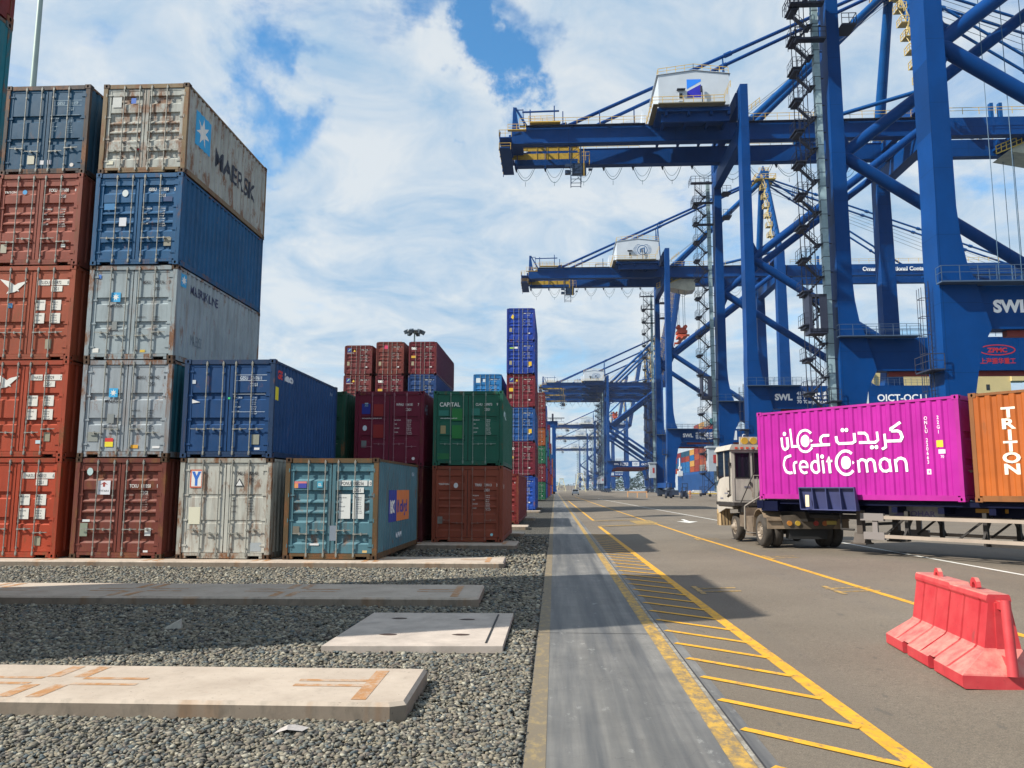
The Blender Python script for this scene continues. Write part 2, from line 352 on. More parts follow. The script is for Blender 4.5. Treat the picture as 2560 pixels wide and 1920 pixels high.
line('joint',-.24,11.4,1.46,11.4,.02,mat=plain('joint_dark',(.03,.03,.03)))
line('joint',1.50,-5,1.50,300,.014,mat=plain('joint_dark',(.03,.03,.03)))
for yy in (23.4,35.2,47,59): line('joint',-.24,yy,1.46,yy,.02,mat=plain('joint_dark',(.03,.03,.03)))
line('yellow_line',2.66,3,2.53,12.3,.165,mat=YL); line('yellow_line',2.53,12.3,2.34,42.8,.165,mat=YL)
line('yellow_line',2.42,51,2.2,140,.16,mat=YL)
for i in range(34):
    y=3.4+.93*i if i<17 else 3.4+.93*17+.98*(i-17)
    if y>42: break
    xr=2.66-.0085*(y-3)-.09
    line('hatch_bar',1.55,y+.85,xr,y,.098,z=.009,mat=m_yellow(.45,(.78,.40,.02)))
for x0,y0,x1,y1 in ((6.12,8,5.92,14.0),(5.92,14.0,5.56,32.7),(5.56,32.7,5.24,88),(5.24,88,4.9,200)): line('yellow_line',x0,y0,x1,y1,.13,mat=YL)
for x0,y0,x1,y1 in ((10.3,9,10.03,18.0),(10.03,18.0,8.95,78.8),(8.95,78.8,8.0,150)): line('white_line',x0,y0,x1,y1,.12,mat=wl)
faint=m_yellow(.9,(.60,.36,.06))
for cx,cy in ((2.85,16.3),(5.3,15.8),(5.9,22.8),(5.4,31),(5.3,46)):
    line('bay_mark',cx-.1,cy+.25,cx+.75,cy+.25,.09,mat=faint); line('bay_mark',cx-.1,cy-.25,cx+.75,cy-.25,.09,mat=faint); line('bay_mark',cx-.02,cy-.6,cx-.02,cy+.6,.1,z=.008,mat=faint)
line('yellow_line',2.4,50.4,5.2,50.4,.5,mat=faint); line('yellow_line',2.3,43.4,5.65,43.9,.5,mat=faint)
line('yellow_line',4.5,47,5.7,47,4.6,z=.009,mat=m_yellow(.85,(.45,.28,.05)))
ar=MB(); ar.add([(x*.93,y*.93,.013+rz(x*.93)) for x,y in ((8.1,52.5),(7.9,49.5),(7.4,49.8),(7.8,47.4),(8.6,49.2),(8.15,49.4),(8.3,52.5))],[(0,1,5,6),(2,3,4,5),(2,5,1)]); tag(ar.build('white_arrow',wl,fix=False),kind='structure')
for xx in (28.9,29.5,58.6): line('crane_rail',xx,20,xx,1200,.09,z=.01,mat=plain('rail_steel',(.12,.11,.10),.4,.6))
# gravel stones
def gravel():
    rng=np.random.default_rng(3)
    ico=[]; bm=bmesh.new(); bmesh.ops.create_icosphere(bm,subdivisions=1,radius=1); base=np.array([v.co[:] for v in bm.verts]); tri=np.array([[v.index for v in f.verts] for f in bm.faces]); bm.free()
    P=[]
    def band(y0,y1,dens,s0,s1):
        xl=lambda y:-.70*y-.6
        x0=xl(y1); n=int(dens*(y1-y0)*(-.27-x0))
        x=rng.uniform(x0,-.27,n); y=rng.uniform(y0,y1,n); k=x>(-.70*y-.6); x=x[k];y=y[k]
        P.append(np.stack([x,y,rng.uniform(s0,s1,len(x))],1))
    band(4.6,7.2,2300,.009,.029); band(7.2,9.6,1600,.011,.031); band(9.6,13.8,760,.016,.038); band(13.8,20.3,380,.020,.044); band(20.3,34,70,.03,.06)
    P=np.concatenate(P); 
    keep=np.ones(len(P),bool)
    for (a,b,c,d) in SLABS: keep&=~((P[:,0]<a+.01)&(P[:,1]>b-.01)&(P[:,1]<c+.01))
    keep&=~((P[:,0]>-2.84)&(P[:,0]<-.62)&(P[:,1]>9.85)&(P[:,1]<12.55))
    P=P[keep]; n=len(P); nv=len(base)
    sc3=np.stack([rng.uniform(.85,1.7,n),rng.uniform(.6,1.15,n),rng.uniform(.35,.8,n)],1)*P[:,2:3]
    B=base[None]*(1+rng.uniform(-.42,.34,(n,nv,1)))*sc3[:,None,:]
    a=rng.uniform(0,6.28,n); ti=rng.uniform(-.6,.6,n); ca,sa=np.cos(a)[:,None],np.sin(a)[:,None]; ct,st=np.cos(ti)[:,None],np.sin(ti)[:,None]
    X,Y,Z=B[...,0],B[...,1],B[...,2]; Y,Z=Y*ct-Z*st,Y*st+Z*ct; X,Y=X*ca-Y*sa,X*sa+Y*ca
    V=np.stack([X+P[:,0:1],Y+P[:,1:2],Z+(rng.uniform(-.004,.028,n))[:,None]],2).reshape(-1,3)
    Fc=(tri[None]+(np.arange(n)*nv)[:,None,None]).reshape(-1,3)
    me=bpy.data.meshes.new('gravel'); me.vertices.add(len(V)); me.vertices.foreach_set('co',V.ravel().astype(np.float32))
    me.loops.add(Fc.size); me.loops.foreach_set('vertex_index',Fc.ravel().astype(np.int32)); me.polygons.add(len(Fc)); me.polygons.foreach_set('loop_start',np.arange(0,Fc.size,3,dtype=np.int32))
    me.update(calc_edges=True); me.validate()
    at=me.attributes.new('tone','FLOAT','FACE'); at.data.foreach_set('value',np.repeat(rng.uniform(0,1,n),len(tri)).astype(np.float32))
    t=NT('stone'); an=t.n('ShaderNodeAttribute',attribute_name='tone'); r=t.n('ShaderNodeValToRGB'); t.L.new(an.outputs['Fac'],r.inputs[0]); e=r.color_ramp
    cs=[(.03,.031,.036),(.10,.094,.076),(.165,.148,.110),(.075,.098,.108),(.235,.208,.150),(.12,.10,.085),(.34,.325,.26)]
    e.elements[0].color=(*cs[0],1); e.elements[1].color=(*cs[-1],1)
    for i,c in enumerate(cs[1:-1]): x=e.elements.new((i+1)/(len(cs)-1)); x.color=(*c,1)
    c=t.mix(.35,r.outputs[0],t.mix(t.noise(60,3,.6),(.5,.5,.5),(1.4,1.4,1.4)),'MULTIPLY'); t.col(c); t.rough(.85)
    me.materials.append(t.m); o=bpy.data.objects.new('gravel',me); col.objects.link(o); tag(o,'loose grey brown gravel between the concrete beams','gravel',kind='stuff')
# concrete bearing beams : (xr, y0, y1, skew)
SLABS=[(-1.28,7.02,8.36,1.0),(-1.28,13.62,15.5,2.0),(-1.26,20.05,21.7,1.6),(-1.26,26.4,28.4,0),(-1.28,33.2,34.6,0),(-1.3,39.3,41,0),(-1.25,51,53,0),(-1.2,66.5,68.8,0),(-1.2,79.5,81.5,0)]
SL=['pale concrete bearing beam nearest the camera with orange crossed marks','long concrete beam in shade behind the square hatch cover','concrete beam under the front row of stacked containers','concrete beam under the dark red and green container stacks','concrete beam behind the rust red container','concrete beam under the front of the single maroon container','concrete beam under the back of the single maroon container','concrete beam under the tall blue container tower','concrete beam behind the tall blue container tower']
rustmark=m_yellow(.75,(.43,.215,.085),under=(.42,.34,.27))
for i,(xr,y0,y1,sk) in enumerate(SLABS):
    e=empty('concrete_beam',(xr,y0,0)); tag(e,SL[i],'concrete beam','concrete beams laid across the gravel')
    e.rotation_euler.z=R(sk)
    L_=42; c=.07; h=.165; d=y1-y0
    mb=MB(); bm_=.03
    top=[(-L_,bm_),(-c-.08,bm_),(-bm_,c+.03),(-bm_,d-bm_),(-L_,d-bm_)]
    low=[(-L_,0),(-c-.06,0),(0,c),(0,d),(-L_,d)]
    n=5; vs=[(x,y,h) for x,y in top]+[(x,y,h-bm_) for x,y in low]+[(x,y,-.1) for x,y in low]
    mb.add(vs,[tuple(range(n))]+[(k*n+j,k*n+(j+1)%n,(k+1)*n+(j+1)%n,(k+1)*n+j) for k in (0,1) for j in range(n)])
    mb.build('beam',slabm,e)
    if i<4:
        mk=MB(); z=h+.003
        def q(pts): mk.add([(a,b,z) for a,b in pts],[tuple(range(len(pts)))])
        f=d/1.34
        # end mark and crosses between the container positions
        X0=-.36; q([(X0,.1*f),(X0-.13,.1*f),(X0-.13,1.2*f),(X0,1.2*f)]); 
        for yy in (.55*f,.74*f): q([(X0-.13,yy),(X0-.78,yy),(X0-.78,yy+.085),(X0-.13,yy+.085)])
        for k in range(1,9):
            X1=-.40-2.77*k-(.05 if i==0 else 0)
            for dx in (0,.27):
                q([(X1-dx,.06*f),(X1-dx-.13,.06*f),(X1-dx-.13,.5*f),(X1-dx,.5*f)]); q([(X1-dx,.80*f),(X1-dx-.13,.80*f),(X1-dx-.13,1.25*f),(X1-dx,1.25*f)])
            for yy in (.5*f,.72*f): q([(X1,yy),(X1+.62,yy),(X1+.62,yy+.08),(X1,yy+.08)]); q([(X1-.40,yy),(X1-1.02,yy),(X1-1.02,yy+.08),(X1-.40,yy+.08)])
        mk.build('orange_marks',rustmark,e,fix=False)
gravel()
# hatch cover
e=empty('hatch_cover',(-1.73,11.2,0)); tag(e,'square concrete hatch cover lying on the gravel beside the concrete strip','hatch cover')
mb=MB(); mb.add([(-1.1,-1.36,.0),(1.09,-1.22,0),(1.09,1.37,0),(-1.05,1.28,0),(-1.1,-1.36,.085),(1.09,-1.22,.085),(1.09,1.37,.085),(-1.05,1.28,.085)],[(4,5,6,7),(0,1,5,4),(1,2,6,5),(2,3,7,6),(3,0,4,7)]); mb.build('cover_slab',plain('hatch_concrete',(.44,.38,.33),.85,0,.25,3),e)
mb=MB(); mb.box(.86,-1.05,.086,.885,1.2,.092); mb.build('lifting_slot',black,e)
for px,py in ((-.55,.75),(.45,.72),(-.45,-.55),(.5,-.5)):
    mb=MB(); mb.add(*[[(px+(.11+.02*math.sin(a*2.3))*math.cos(a*.52),py+.06*math.sin(a*.52),.09) for a in range(12)],[tuple(range(12))]]); mb.build('lifting_pocket',plain('pocket_rust',(.05,.025,.015)),e,fix=False)
e=empty('litter',(-2.15,6.66,.02),.3); e.scale=(.8,.7,.8); mb=MB()
mb.add([(-.16,-.05,.01),(-.03,-.09,.05),(.12,-.07,.02),(.19,.0,.035),(.05,.06,.06),(-.1,.05,.03),(-.02,0,.075)],[(0,1,6),(1,2,6),(2,3,6),(3,4,6),(4,5,6),(5,0,6)]); o=mb.build('crumpled_wrapper',plain('wrapper',(.42,.39,.37),.4,0,.2,20),e); tag(e,'crumpled white wrapper lying on the gravel below the nearest concrete beam','litter')
e=empty('stone_slab',(-5.35,11.25,0),.5); e.scale=(.8,.8,.7); mb=MB(); mb.add([(-.17,0,0),(.13,-.05,0),(.17,.1,0),(-.12,.0,.07),(.10,-.04,.19),(.14,.08,.21)],[(0,1,4,3),(1,2,5,4),(2,0,3,5),(3,4,5)]); mb.build('broken_slab',plain('pale_stone',(.42,.40,.35),.8,0,.2,9),e); tag(e,'pale broken piece of concrete standing up from the shaded gravel','rubble')
#@@CONTAINERS
# ---------------- containers ----------------
W=2.438; P_=.278
def cdepth(y,L):
    t=(y-.18)%P_
    if y<.18 or y>L-.18: return 0
    if t<.100: return 0
    if t<.139: return .036*(t-.100)/.039
    if t<.239: return .036
    return .036*(1-(t-.239)/.039)
def cbreaks(L):
    b=[]; y=.18
    while y<L-.18:
        b+= [y,y+.100,y+.139,y+.239]; y+=P_
    return [q for q in b if q<L-.18]+[L-.18]
CM={}
STY={'A':[(.915,.0),(.915,0)],'B':None}
def door_profile(H,style):
    z0,z1=.20,H-.19; h=z1-z0
    if style=='A': bands=[(.60,.685),(.30,.385)]
    elif style=='F': bands=[(.62,.66),(.32,.36)]
    else: bands=[(.84,.93),(.60,.71),(.48,.56),(.355,.44),(.11,.20)]
    pts=[(z1,.042)]
    for a,b in sorted(bands,reverse=True):
        if style=='A': pts+=[(z0+b*h,.042),(z0+b*h-.006,.082),(z0+a*h+.02,.082),(z0+a*h-.012,.042)]
        elif style=='F': pts+=[(z0+b*h,.042),(z0+b*h-.015,.058),(z0+a*h+.01,.058),(z0+a*h,.042)]
        else: pts+=[(z0+b*h,.042),(z0+b*h-.02,.086),(z0+a*h,.086),(z0+a*h-.055,.042)]
    pts.append((z0,.042)); return pts
def cmesh(kind,H,L,style):
    k=(kind,H,L,style)
    if k in CM: return CM[k]
    mb=MB(); w=W/2
    if kind=='frame':
        c=.12 if True else 0
        for s in (-1,1):
            x0,x1=(-w+.004,-w+.125) if s<0 else (w-.125,w-.004)
            mb.box(x0,.006,.118,x1,.11,H-.118); mb.box(x0,L-.11,.118,x1,L-.006,H-.118)
            a,b=(-w+.008,-w+.06) if s<0 else (w-.06,w-.008)
            mb.box(a,.178,H-.085,b,L-.178,H-.022); mb.box(a,.178,.02,b,L-.178,.16)
        mb.box(-w+.178,.012,H-.13,w-.178,.10,H-.012)
        mb.box(-w+.178,.012,.085,w-.178,.10,.155); mb.box(-w+.56,.014,.02,w-.56,.098,.085); mb.box(-w+.178,.016,.02,-w+.26,.096,.085); mb.box(w-.26,.016,.02,w-.178,.096,.085)
        mb.box(-w+.178,L-.10,H-.13,w-.178,L-.012,H-.012); mb.box(-w+.178,L-.10,.02,w-.178,L-.012,.15)
        mb.box(-w+.06,.10,.10,w-.06,L-.10,.14)
    elif kind=='casting':
        a=.178;b=.162;h=.118
        # box x 0..b , y 0..a, z 0..h with oval pockets front (y=0), side (x=b)
        mb.add([(0,0,0),(b,0,0),(b,a,0),(0,a,0),(0,0,h),(b,0,h),(b,a,h),(0,a,h)],[(0,3,2,1),(4,5,6,7),(2,3,7,6),(3,0,4,7)])
        def pocket(o,u,v,nr,W1,H1):
            o=Vector(o);u=Vector(u);v=Vector(v);nr=Vector(nr); n=12
            q=[o,o+u*W1,o+u*W1+v*H1,o+v*H1]; c_=o+u*W1/2+v*H1/2
            ring=[c_+u*(.028*math.cos(6.283*i/n))+v*(.041*math.sin(6.283*i/n)) for i in range(n)]; inn=[p-nr*.05 for p in ring]
            vs=q+ring+inn; fs=[]
            # fan: corners 0..3 ; ring angle 0 = +u
            cor=[2,3,0,1]
            for i in range(n):
                cidx=cor[(i*4)//n]; fs.append((4+i,4+(i+1)%n,cidx))
            for j,i in enumerate((3,6,9,0)):
                fs.append((4+i,cor[(j+1)%4],cor[j]))
            mb.add(vs,fs); mb.add(vs,[(4+i,4+(i+1)%n,4+n+(i+1)%n,4+n+i) for i in range(n)]+[tuple(4+n+i for i in range(n))],1)
        pocket((0,0,0),(1,0,0),(0,0,1),(0,-1,0),b,h); pocket((b,0,0),(0,1,0),(0,0,1),(1,0,0),a,h)
        me=mb.mesh('corner_casting',fix=False); CM[k]=me; return me
    elif kind=='wall':
        ys=[.10]+cbreaks(L)+[L-.10]; vs=[];fs=[]
        for y in ys:
            d=cdepth(y+1e-6,L); vs+=[(w-.015-d,y,.15),(w-.015-d,y,H-.08)]
        for i in range(len(ys)-1): fs.append((2*i,2*i+2,2*i+3,2*i+1))
        mb.add(vs,fs); me=mb.mesh('side_wall',fix=False); CM[k]=me; return me
    elif kind=='roof':
        ys=[.10]+cbreaks(L)+[L-.10]; vs=[];fs=[]
        for y in ys:
            d=cdepth(y+1e-6,L)*.5; vs+=[(-w+.05,y,H-.03-d),(w-.05,y,H-.03-d)]
        for i in range(len(ys)-1): fs.append((2*i,2*i+1,2*i+3,2*i+2))
        mb.add(vs,fs); me=mb.mesh('roof',fix=False); CM[k]=me; return me
    elif kind=='end':
        x=-w+.125; vs=[];fs=[];i=0; seg=[.08,.03,.10,.03]; d=[0,0,.04,.04]
        while x<w-.125: vs+=[(x,L-.02-d[i%4],.15),(x,L-.02-d[i%4],H-.12)]; x+=seg[i%4]; i+=1
        vs+=[(w-.12,L-.02,.15),(w-.12,L-.02,H-.12)]
        for j in range(len(vs)//2-1): fs.append((2*j,2*j+1,2*j+3,2*j+2))
        mb.add(vs,fs); me=mb.mesh('end_wall',fix=False); CM[k]=me; return me
    elif kind=='door':   # leaf spans x 0..1.085, hinge at x=1.085
        z0,z1=.165,H-.14; wd=1.085
        mb.box(.012,.034,z0,.10,.10,z1); mb.box(wd-.09,.034,z0,wd,.10,z1); mb.box(.10,.034,z1-.06,wd-.09,.10,z1); mb.box(.10,.034,z0,wd-.09,.10,z0+.05)
        pr=door_profile(H,style); vs=[];fs=[]
        for z,y in pr: vs+=[(.09,y,z),(wd-.08,y,z)]
        for i in range(len(pr)-1): fs.append((2*i,2*i+2,2*i+3,2*i+1))
        mb.add(vs,fs)
        for f in (.08,.36,.64,.92):
            z=z0+(z1-z0)*f; mb.box(wd-.12,.02,z-.02,wd+.05,.036,z+.02); mb.tube((wd+.03,.016,z-.05),(wd+.03,.016,z+.05),.016,8)
    elif kind=='bar':
        mb.tube((0,.006,.06),(0,.006,H-.05),.0145,10)
        for z in (.12,H-.13): mb.box(-.026,-.004,z-.045,.026,.03,z+.045); mb.box(-.018,-.012,z-.025,.018,.0,z+.025)
        for z in (.27,H*.36,H-.36,H*.62): mb.box(-.019,-.006,z-.02,.019,.034,z+.02)
    elif kind=='handle':
        mb.bar((0,-.012,0),(.36,-.012,.012),.014,.018); mb.box(-.022,-.018,-.022,.035,.03,.022); mb.box(.17,-.022,-.03,.205,.034,.035)
    elif kind=='gasket':
        mb.box(-.010,.05,.17,.010,.07,H-.15)
    me=mb.mesh(kind); CM[k]=me; return me
DARK=plain('pocket_dark',(.01,.009,.008),.9)
TW=flat((.74,.74,.70)); TK=flat((.02,.02,.03))
DEC={}
def drape(me_v,me_f,L,cuts=True):
    pass
def side_mark(items,L,H,parent,name,mat,right=True,z=0):
    """flat shapes given in (u,v): u along the wall as read, v up; wrapped on the corrugation"""
    bm=bmesh.new()
    for v,f in items:
        vv=[bm.verts.new((a,0,b)) for a,b in v]
        for q in f:
            try: bm.faces.new([vv[i] for i in q])
            except ValueError: pass
    for yb in cbreaks(L):
        u=yb if right else L-yb
        bmesh.ops.bisect_plane(bm,geom=bm.verts[:]+bm.edges[:]+bm.faces[:],plane_co=(u,0,0),plane_no=(1,0,0),dist=1e-5)
    for v in bm.verts:
        u,_,zz=v.co; y=u if right else L-u; d=cdepth(y,L)*.5-.0035
        v.co=((W/2-.015-d) if right else -(W/2-.015-d),y,zz)
    me=bpy.data.meshes.new(name); bm.to_mesh(me); bm.free(); me.materials.append(mat)
    o=bpy.data.objects.new(name,me); col.objects.link(o); o.parent=parent; return o
def front_marks(H,items,parent):
    """items: dict colour -> list of (verts,faces) in (x,z) on the door plane"""
    for (nm,mat,y),lst in items.items():
        mb=MB()
        for v,f in lst: mb.add([(a,y,b) for a,b in v],f)
        mb.build(nm,mat,parent,fix=False)
def mv(vf,x,z): return [(a+x,b+z) for a,b in vf[0]],vf[1]
def rect(x0,z0,x1,z1): return [(x0,z0),(x1,z0),(x1,z1),(x0,z1)],[(0,1,2,3)]
def numbers(H,code,num,chk,iso='22G1',dark=False,zt=.80,boxed=False,xs=.19):
    lst=[]; s=.125
    z=H*zt
    lst.append(mv(text(code,s,.72,.012,'RIGHT'),xs+.30,z)); lst.append(mv(text(num,s,.72,.012,'LEFT'),xs+.38,z)); lst.append(mv(text(chk,s,.72,.012,'LEFT'),xs+.80,z))
    lst.append(mv(text(iso,s,.72,.012,'LEFT'),xs+.38,z-.175))
    return lst
def weights(H,zt=.60,x=.16,rows=(('MAX.GROSS','30.480 KG','67.200 LB'),('TARE','2.260 KG','4.980 LB'),('PAYLOAD','28.220 KG','62.220 LB'),('CU.CAP.','33.2 CU.M','1.172 CU.FT')),s=.052):
    lst=[]
    for i,(a,b,c) in enumerate(rows):
        z=H*zt-i*s*2.7
        lst.append(mv(text(a,s*1.05,.8,.01),x,z)); lst.append(mv(text(b,s,.78,.01),x+.44,z)); lst.append(mv(text(c,s,.78,.01),x+.44,z-s*1.25))
    return lst
NB=[0]
def container(loc,rz,body,label,group,H=2.591,L=6.058,style='A',rust=.3,dirt=.4,frame=None,detail=3,rot=0,bars=galv,doorc=None,wallc=None,cast=True,name='shipping_container'):
    NB[0]+=1; sd=NB[0]
    e=empty(name,loc,rz); tag(e,label,'container',group)
    bm_=paint(body,rust,dirt,sd%6); fm=frame if frame else paint(tuple(x*.9 for x in body),min(1,rust+.5),dirt,(sd+2)%6)
    inst('frame',cmesh('frame',H,L,0),fm,e)
    wm=paint(wallc,rust,dirt,sd%6) if wallc else bm_
    inst('side_wall',cmesh('wall',H,L,0),wm,e)
    o=inst('side_wall',cmesh('wall',H,L,0),wm,e,scale=(-1,1,1))
    inst('roof',cmesh('roof',H,L,0),bm_,e); 
    if detail>=2: inst('end_wall',cmesh('end',H,L,0),bm_,e)
    dm=paint(doorc,rust,dirt,(sd+1)%6) if doorc else bm_
    if cast:
        cm=fm if rust<.35 else rust_mat
        me=cmesh('casting',0,0,0)
        for sx in (-1,1):
            for zz in (0,H-.118):
                inst('corner_casting',me,[cm,DARK],e,loc=(sx*(W/2-.162),0,zz) if sx>0 else (-(W/2-.162),0,zz),scale=(sx,1,1))
                inst('corner_casting',me,[cm,DARK],e,loc=(sx*(W/2-.162),L,zz),scale=(sx,-1,1))
    doors=[]
    for s in (-1,1):
        d=inst('door',cmesh('door',H,L,style),dm,e,scale=(s,1,1)); doors.append(d)
        if detail>=1:
            for x in (.17,.61):
                inst('locking_bar',cmesh('bar',H,0,0),bars,d,loc=(x,0,0))
                if detail>=2: inst('handle',cmesh('handle',0,0,0),bars,d,loc=(x,0,H*.285 if (sd+int(x*9))%3 else H*.25),scale=(1,1,1))
    inst('gasket',cmesh('gasket',H,0,0),black,e)
    return e
def marks(e,H,lst,mat=TW,name='lettering',y=.0295): front_marks(H,{(name,mat,y):lst},e)
RED=(.30,.052,.022); MAR=(.165,.012,.022); BLU=(.006,.072,.21); NVY=(.012,.05,.16); GRY=(.36,.40,.42); GRN=(.010,.095,.058); BRN=(.20,.045,.026); TEAL=(.015,.19,.26); ORG=(.46,.115,.025); CBL=(.012,.075,.40)
Z0=.168; KX=lambda k:-12.53+2.78*(k-1)+W/2
def stackz(i,h=2.591): return Z0+i*(h+.004)
def jit(a=.022): return random.uniform(-a,a)
MBLUE=flat((.03,.36,.68)); 
def gl_badge(x,z): return {('round_label',flat((.05,.25,.55)),.029):[disc(x,z,.05)]}
def plate(e,x,z,w=.17,h=.24,c=(.30,.28,.20)): front_marks(0,{('data_plate',flat(c),.0305):[rect(x,z,x+w,z+h)]},e)
def sticker(e,x,z,w,h,c,name='sticker'): front_marks(0,{(name,flat(c),.030):[rect(x,z,x+w,z+h)]},e)
H=2.591
G1='containers in the front row'
def front_labels(e,code,num,chk,mat=TW,iso='22G1',w=True,wm=None,zt=.80,patch=None,yw=.60):
    if patch:
        front_marks(H,{('label_panel',flat(patch),.0305):[]},e) if 0 else [front_marks(H,{('label_panel',flat(patch),.0305):[q]},e) for q in (rect(.18,H*zt-.03,.505,H*zt+.125),rect(.55,H*zt-.03,1.04,H*zt+.125),rect(.55,H*zt-.205,.86,H*zt-.05),rect(.14,H*yw-.20,.42,H*yw+.08),rect(.57,H*yw-.20,.86,H*yw+.08),rect(.14,H*yw-.56,.42,H*yw-.28),rect(.57,H*yw-.56,.86,H*yw-.28))]
        mat=TK; wm=TK
        marks(e,H,numbers(H,code,num,chk,iso,zt=zt),mat)
        r=weights(H,yw,rows=(('MAX.GROSS','30.480 KG','67.200 LB'),('TARE','2.260 KG','4.980 LB')),s=.05)+weights(H,yw-.14,rows=(('PAYLOAD','28.220 KG','62.220 LB'),('CU.CAP.','33.2 CU.M','1.172 CU.FT')),s=.05)
        marks(e,H,r,TK); return
    marks(e,H,numbers(H,code,num,chk,iso,zt=zt),mat)
    if w: marks(e,H,weights(H,yw),wm or mat)
yk=[20.30,20.36,20.40,20.43]
def C1(k,i,body,label,**kw):
    return container((KX(k)+jit(),yk[k]+jit(.02),stackz(i)),jit(.002),body,label,G1,**kw)
# column 0 (left)
rb=paint((.16,.05,.03),.8,.6,2)
e=C1(0,0,(.46,.062,.022),'bright red container with white label panels, bottom of the leftmost stack',rust=.15,style='A'); front_labels(e,'HASU','140653','6',patch=(.72,.70,.64)); plate(e,.62,.32)
e=C1(0,1,(.45,.068,.026),'bright red container with white label panels, second from the bottom of the leftmost stack',rust=.15,style='A'); front_labels(e,'HASU','129329','7',patch=(.72,.70,.64)); plate(e,.66,.42); sticker(e,.45,.36,.16,.09,(.5,.65,.72))
def sail(e):
    v=[(-.62,.10),(-.28,.02),(-.02,-.16),(.10,-.34),(-.20,-.28),(-.38,-.12)],[(0,1,5),(1,2,3,4,5)]
    v2=[(.30,-.34),(.10,-.10),(-.12,.02),(-.44,.06),(.02,.16)],[(0,1,2,3,4)]
    front_marks(H,{('white_emblem',TW,.0295):[mv(([(a*.8,b*.8) for a,b in v[0]],v[1]),-.42,H*.83)]},e)
    front_marks(H,{('white_emblem',TW,.0285):[mv(([(a*-.8,b*.8-.06) for a,b in v[0]],v[1]),-.62,H*.83)]},e)
sail(e)
e=C1(0,2,(.40,.088,.040),'faded red container with a white curved emblem, third from the bottom of the leftmost stack',rust=.2,style='A',dirt=.55); front_labels(e,'SUDU','135472','8',patch=(.72,.70,.64)); plate(e,.50,.30,.17,.26); sail(e); sticker(e,-.62,H*.55,.12,.13,(.06,.30,.60)); marks(e,H,[mv(text('GL',.075,.8,.02,'CENTER'),-.56,H*.55+.04)],TW)
e=C1(0,3,(.30,.072,.045),'brownish red container with ribbed doors, directly below the navy one on the leftmost stack',rust=.2,style='B',dirt=.6); front_labels(e,'TCKU','187600','4'); marks(e,H,[mv(text('TRITON',.085,1.1,.01),-1.0,H*.79)],TW); front_marks(H,{('round_label',flat((.05,.30,.60)),.0295):[disc(-.42,H*.80,.065)]},e); plate(e,-.98,.36,.17,.24,(.4,.38,.3)); sticker(e,.72,.50,.12,.09,(.7,.7,.65))
e=C1(0,4,(.008,.078,.16),'dark navy container with flat doors, topmost of the leftmost stack',rust=.12,style='A',frame=paint((.05,.04,.04),.9,.5,4)); marks(e,H,numbers(H,'GESU','3701159','',zt=.78)+weights(H,.62,s=.045)+[rect(.14,H*.78-.03,.98,H*.78-.022),rect(.14,H*.78+.12,.98,H*.78+.128),rect(.10,H*.66,.94,H*.66+.008)],flat((.30,.42,.50))); plate(e,-.46,.30,.2,.25,(.5,.48,.38)); sticker(e,-.1,.28,.12,.12,(.6,.6,.62)); sticker(e,.12,.28,.12,.13,(.6,.6,.68)); front_marks(H,{('round_label',flat((.65,.6,.55)),.0295):[disc(.82,.26,.055)]},e)
side_mark([mv(text('Seaco',.5,1,.02),1.1,H*.52)],6.058,H,e,'side_lettering',flat((.5,.06,.03)))
# column 1
def maersk_badge(e,x,z,s,txt=True,side=False):
    r=rect(x-s/2,z-s/2,x+s/2,z+s/2)
    front_marks(H,{('blue_panel',MBLUE,.0305):[r],('white_star',TW,.029):[star(x,z,s*.40)]},e)
    if txt: marks(e,H,[mv(text('MAERSK',.105,1.1,.015,'CENTER'),x,z-s/2-.14)],TK)
e=C1(1,0,(.20,.048,.032),'brown ribbed container with a square white label, bottom of the second stack',rust=.45,style='B',dirt=.5); marks(e,H,numbers(H,'TCKU','110358','1',zt=.70)); marks(e,H,weights(H,.62,rows=(('MAX. GROSS','30.480 KGS','67.200 LBS'),('TARE','2.100 KGS','4.620 LBS'),('NET','28.380 KGS','62.570 LBS'),('CU CAP','33.2 CUM','1.172 CUFT')),s=.045),flat((.42,.30,.26)))
sticker(e,-.60,H*.63,.34,.36,(.72,.72,.76),'label_panel'); front_marks(H,{('printed_mark',flat((.30,.04,.03)),.0290):[([(-.54,H*.63+.25),(-.43,H*.63+.33),(-.32,H*.63+.25),(-.40,H*.63+.27),(-.40,H*.63+.20),(-.46,H*.63+.20),(-.46,H*.63+.27)],[(0,1,2,3,4,5,6)])]},e); marks(e,H,[mv(text('TITAN',.07,1.3,.01,'CENTER'),-.43,H*.63+.07)],TK,y=.0288)
front_marks(H,{('round_label',flat((.45,.6,.6)),.0295):[disc(-.83,H*.86,.08,ry=.1)]},e); plate(e,-1.0,.56,.2,.34,(.22,.26,.20)); sticker(e,.73,.58,.16,.2,(.6,.62,.62)); sticker(e,.72,.16,.12,.05,(.7,.7,.7)); sticker(e,-.95,.93,.2,.06,(.66,.7,.7))
e=C1(1,1,(.37,.42,.46),'light grey container with yellow and red stickers, second up in the second stack',rust=.45,style='A',dirt=.7,wallc=(.02,.16,.22)); front_labels(e,'MRKU','985 942','8',mat=TK,yw=.47); maersk_badge(e,-.36,H*.66,.24); plate(e,-.49,.90,.19,.25,(.22,.24,.24)); sticker(e,-.50,.28,.22,.13,(.80,.66,.03)); sticker(e,-.50,.41,.22,.10,(.6,.03,.03)); sticker(e,.20,.24,.2,.09,(.75,.38,.03)); plate(e,-.98,.42,.28,.24,(.24,.26,.24)); sticker(e,.78,.24,.2,.06,(.75,.75,.75)); marks(e,H,[mv(text('maerskline.com',.07,1,.01),-.60,H*.30)],TK)
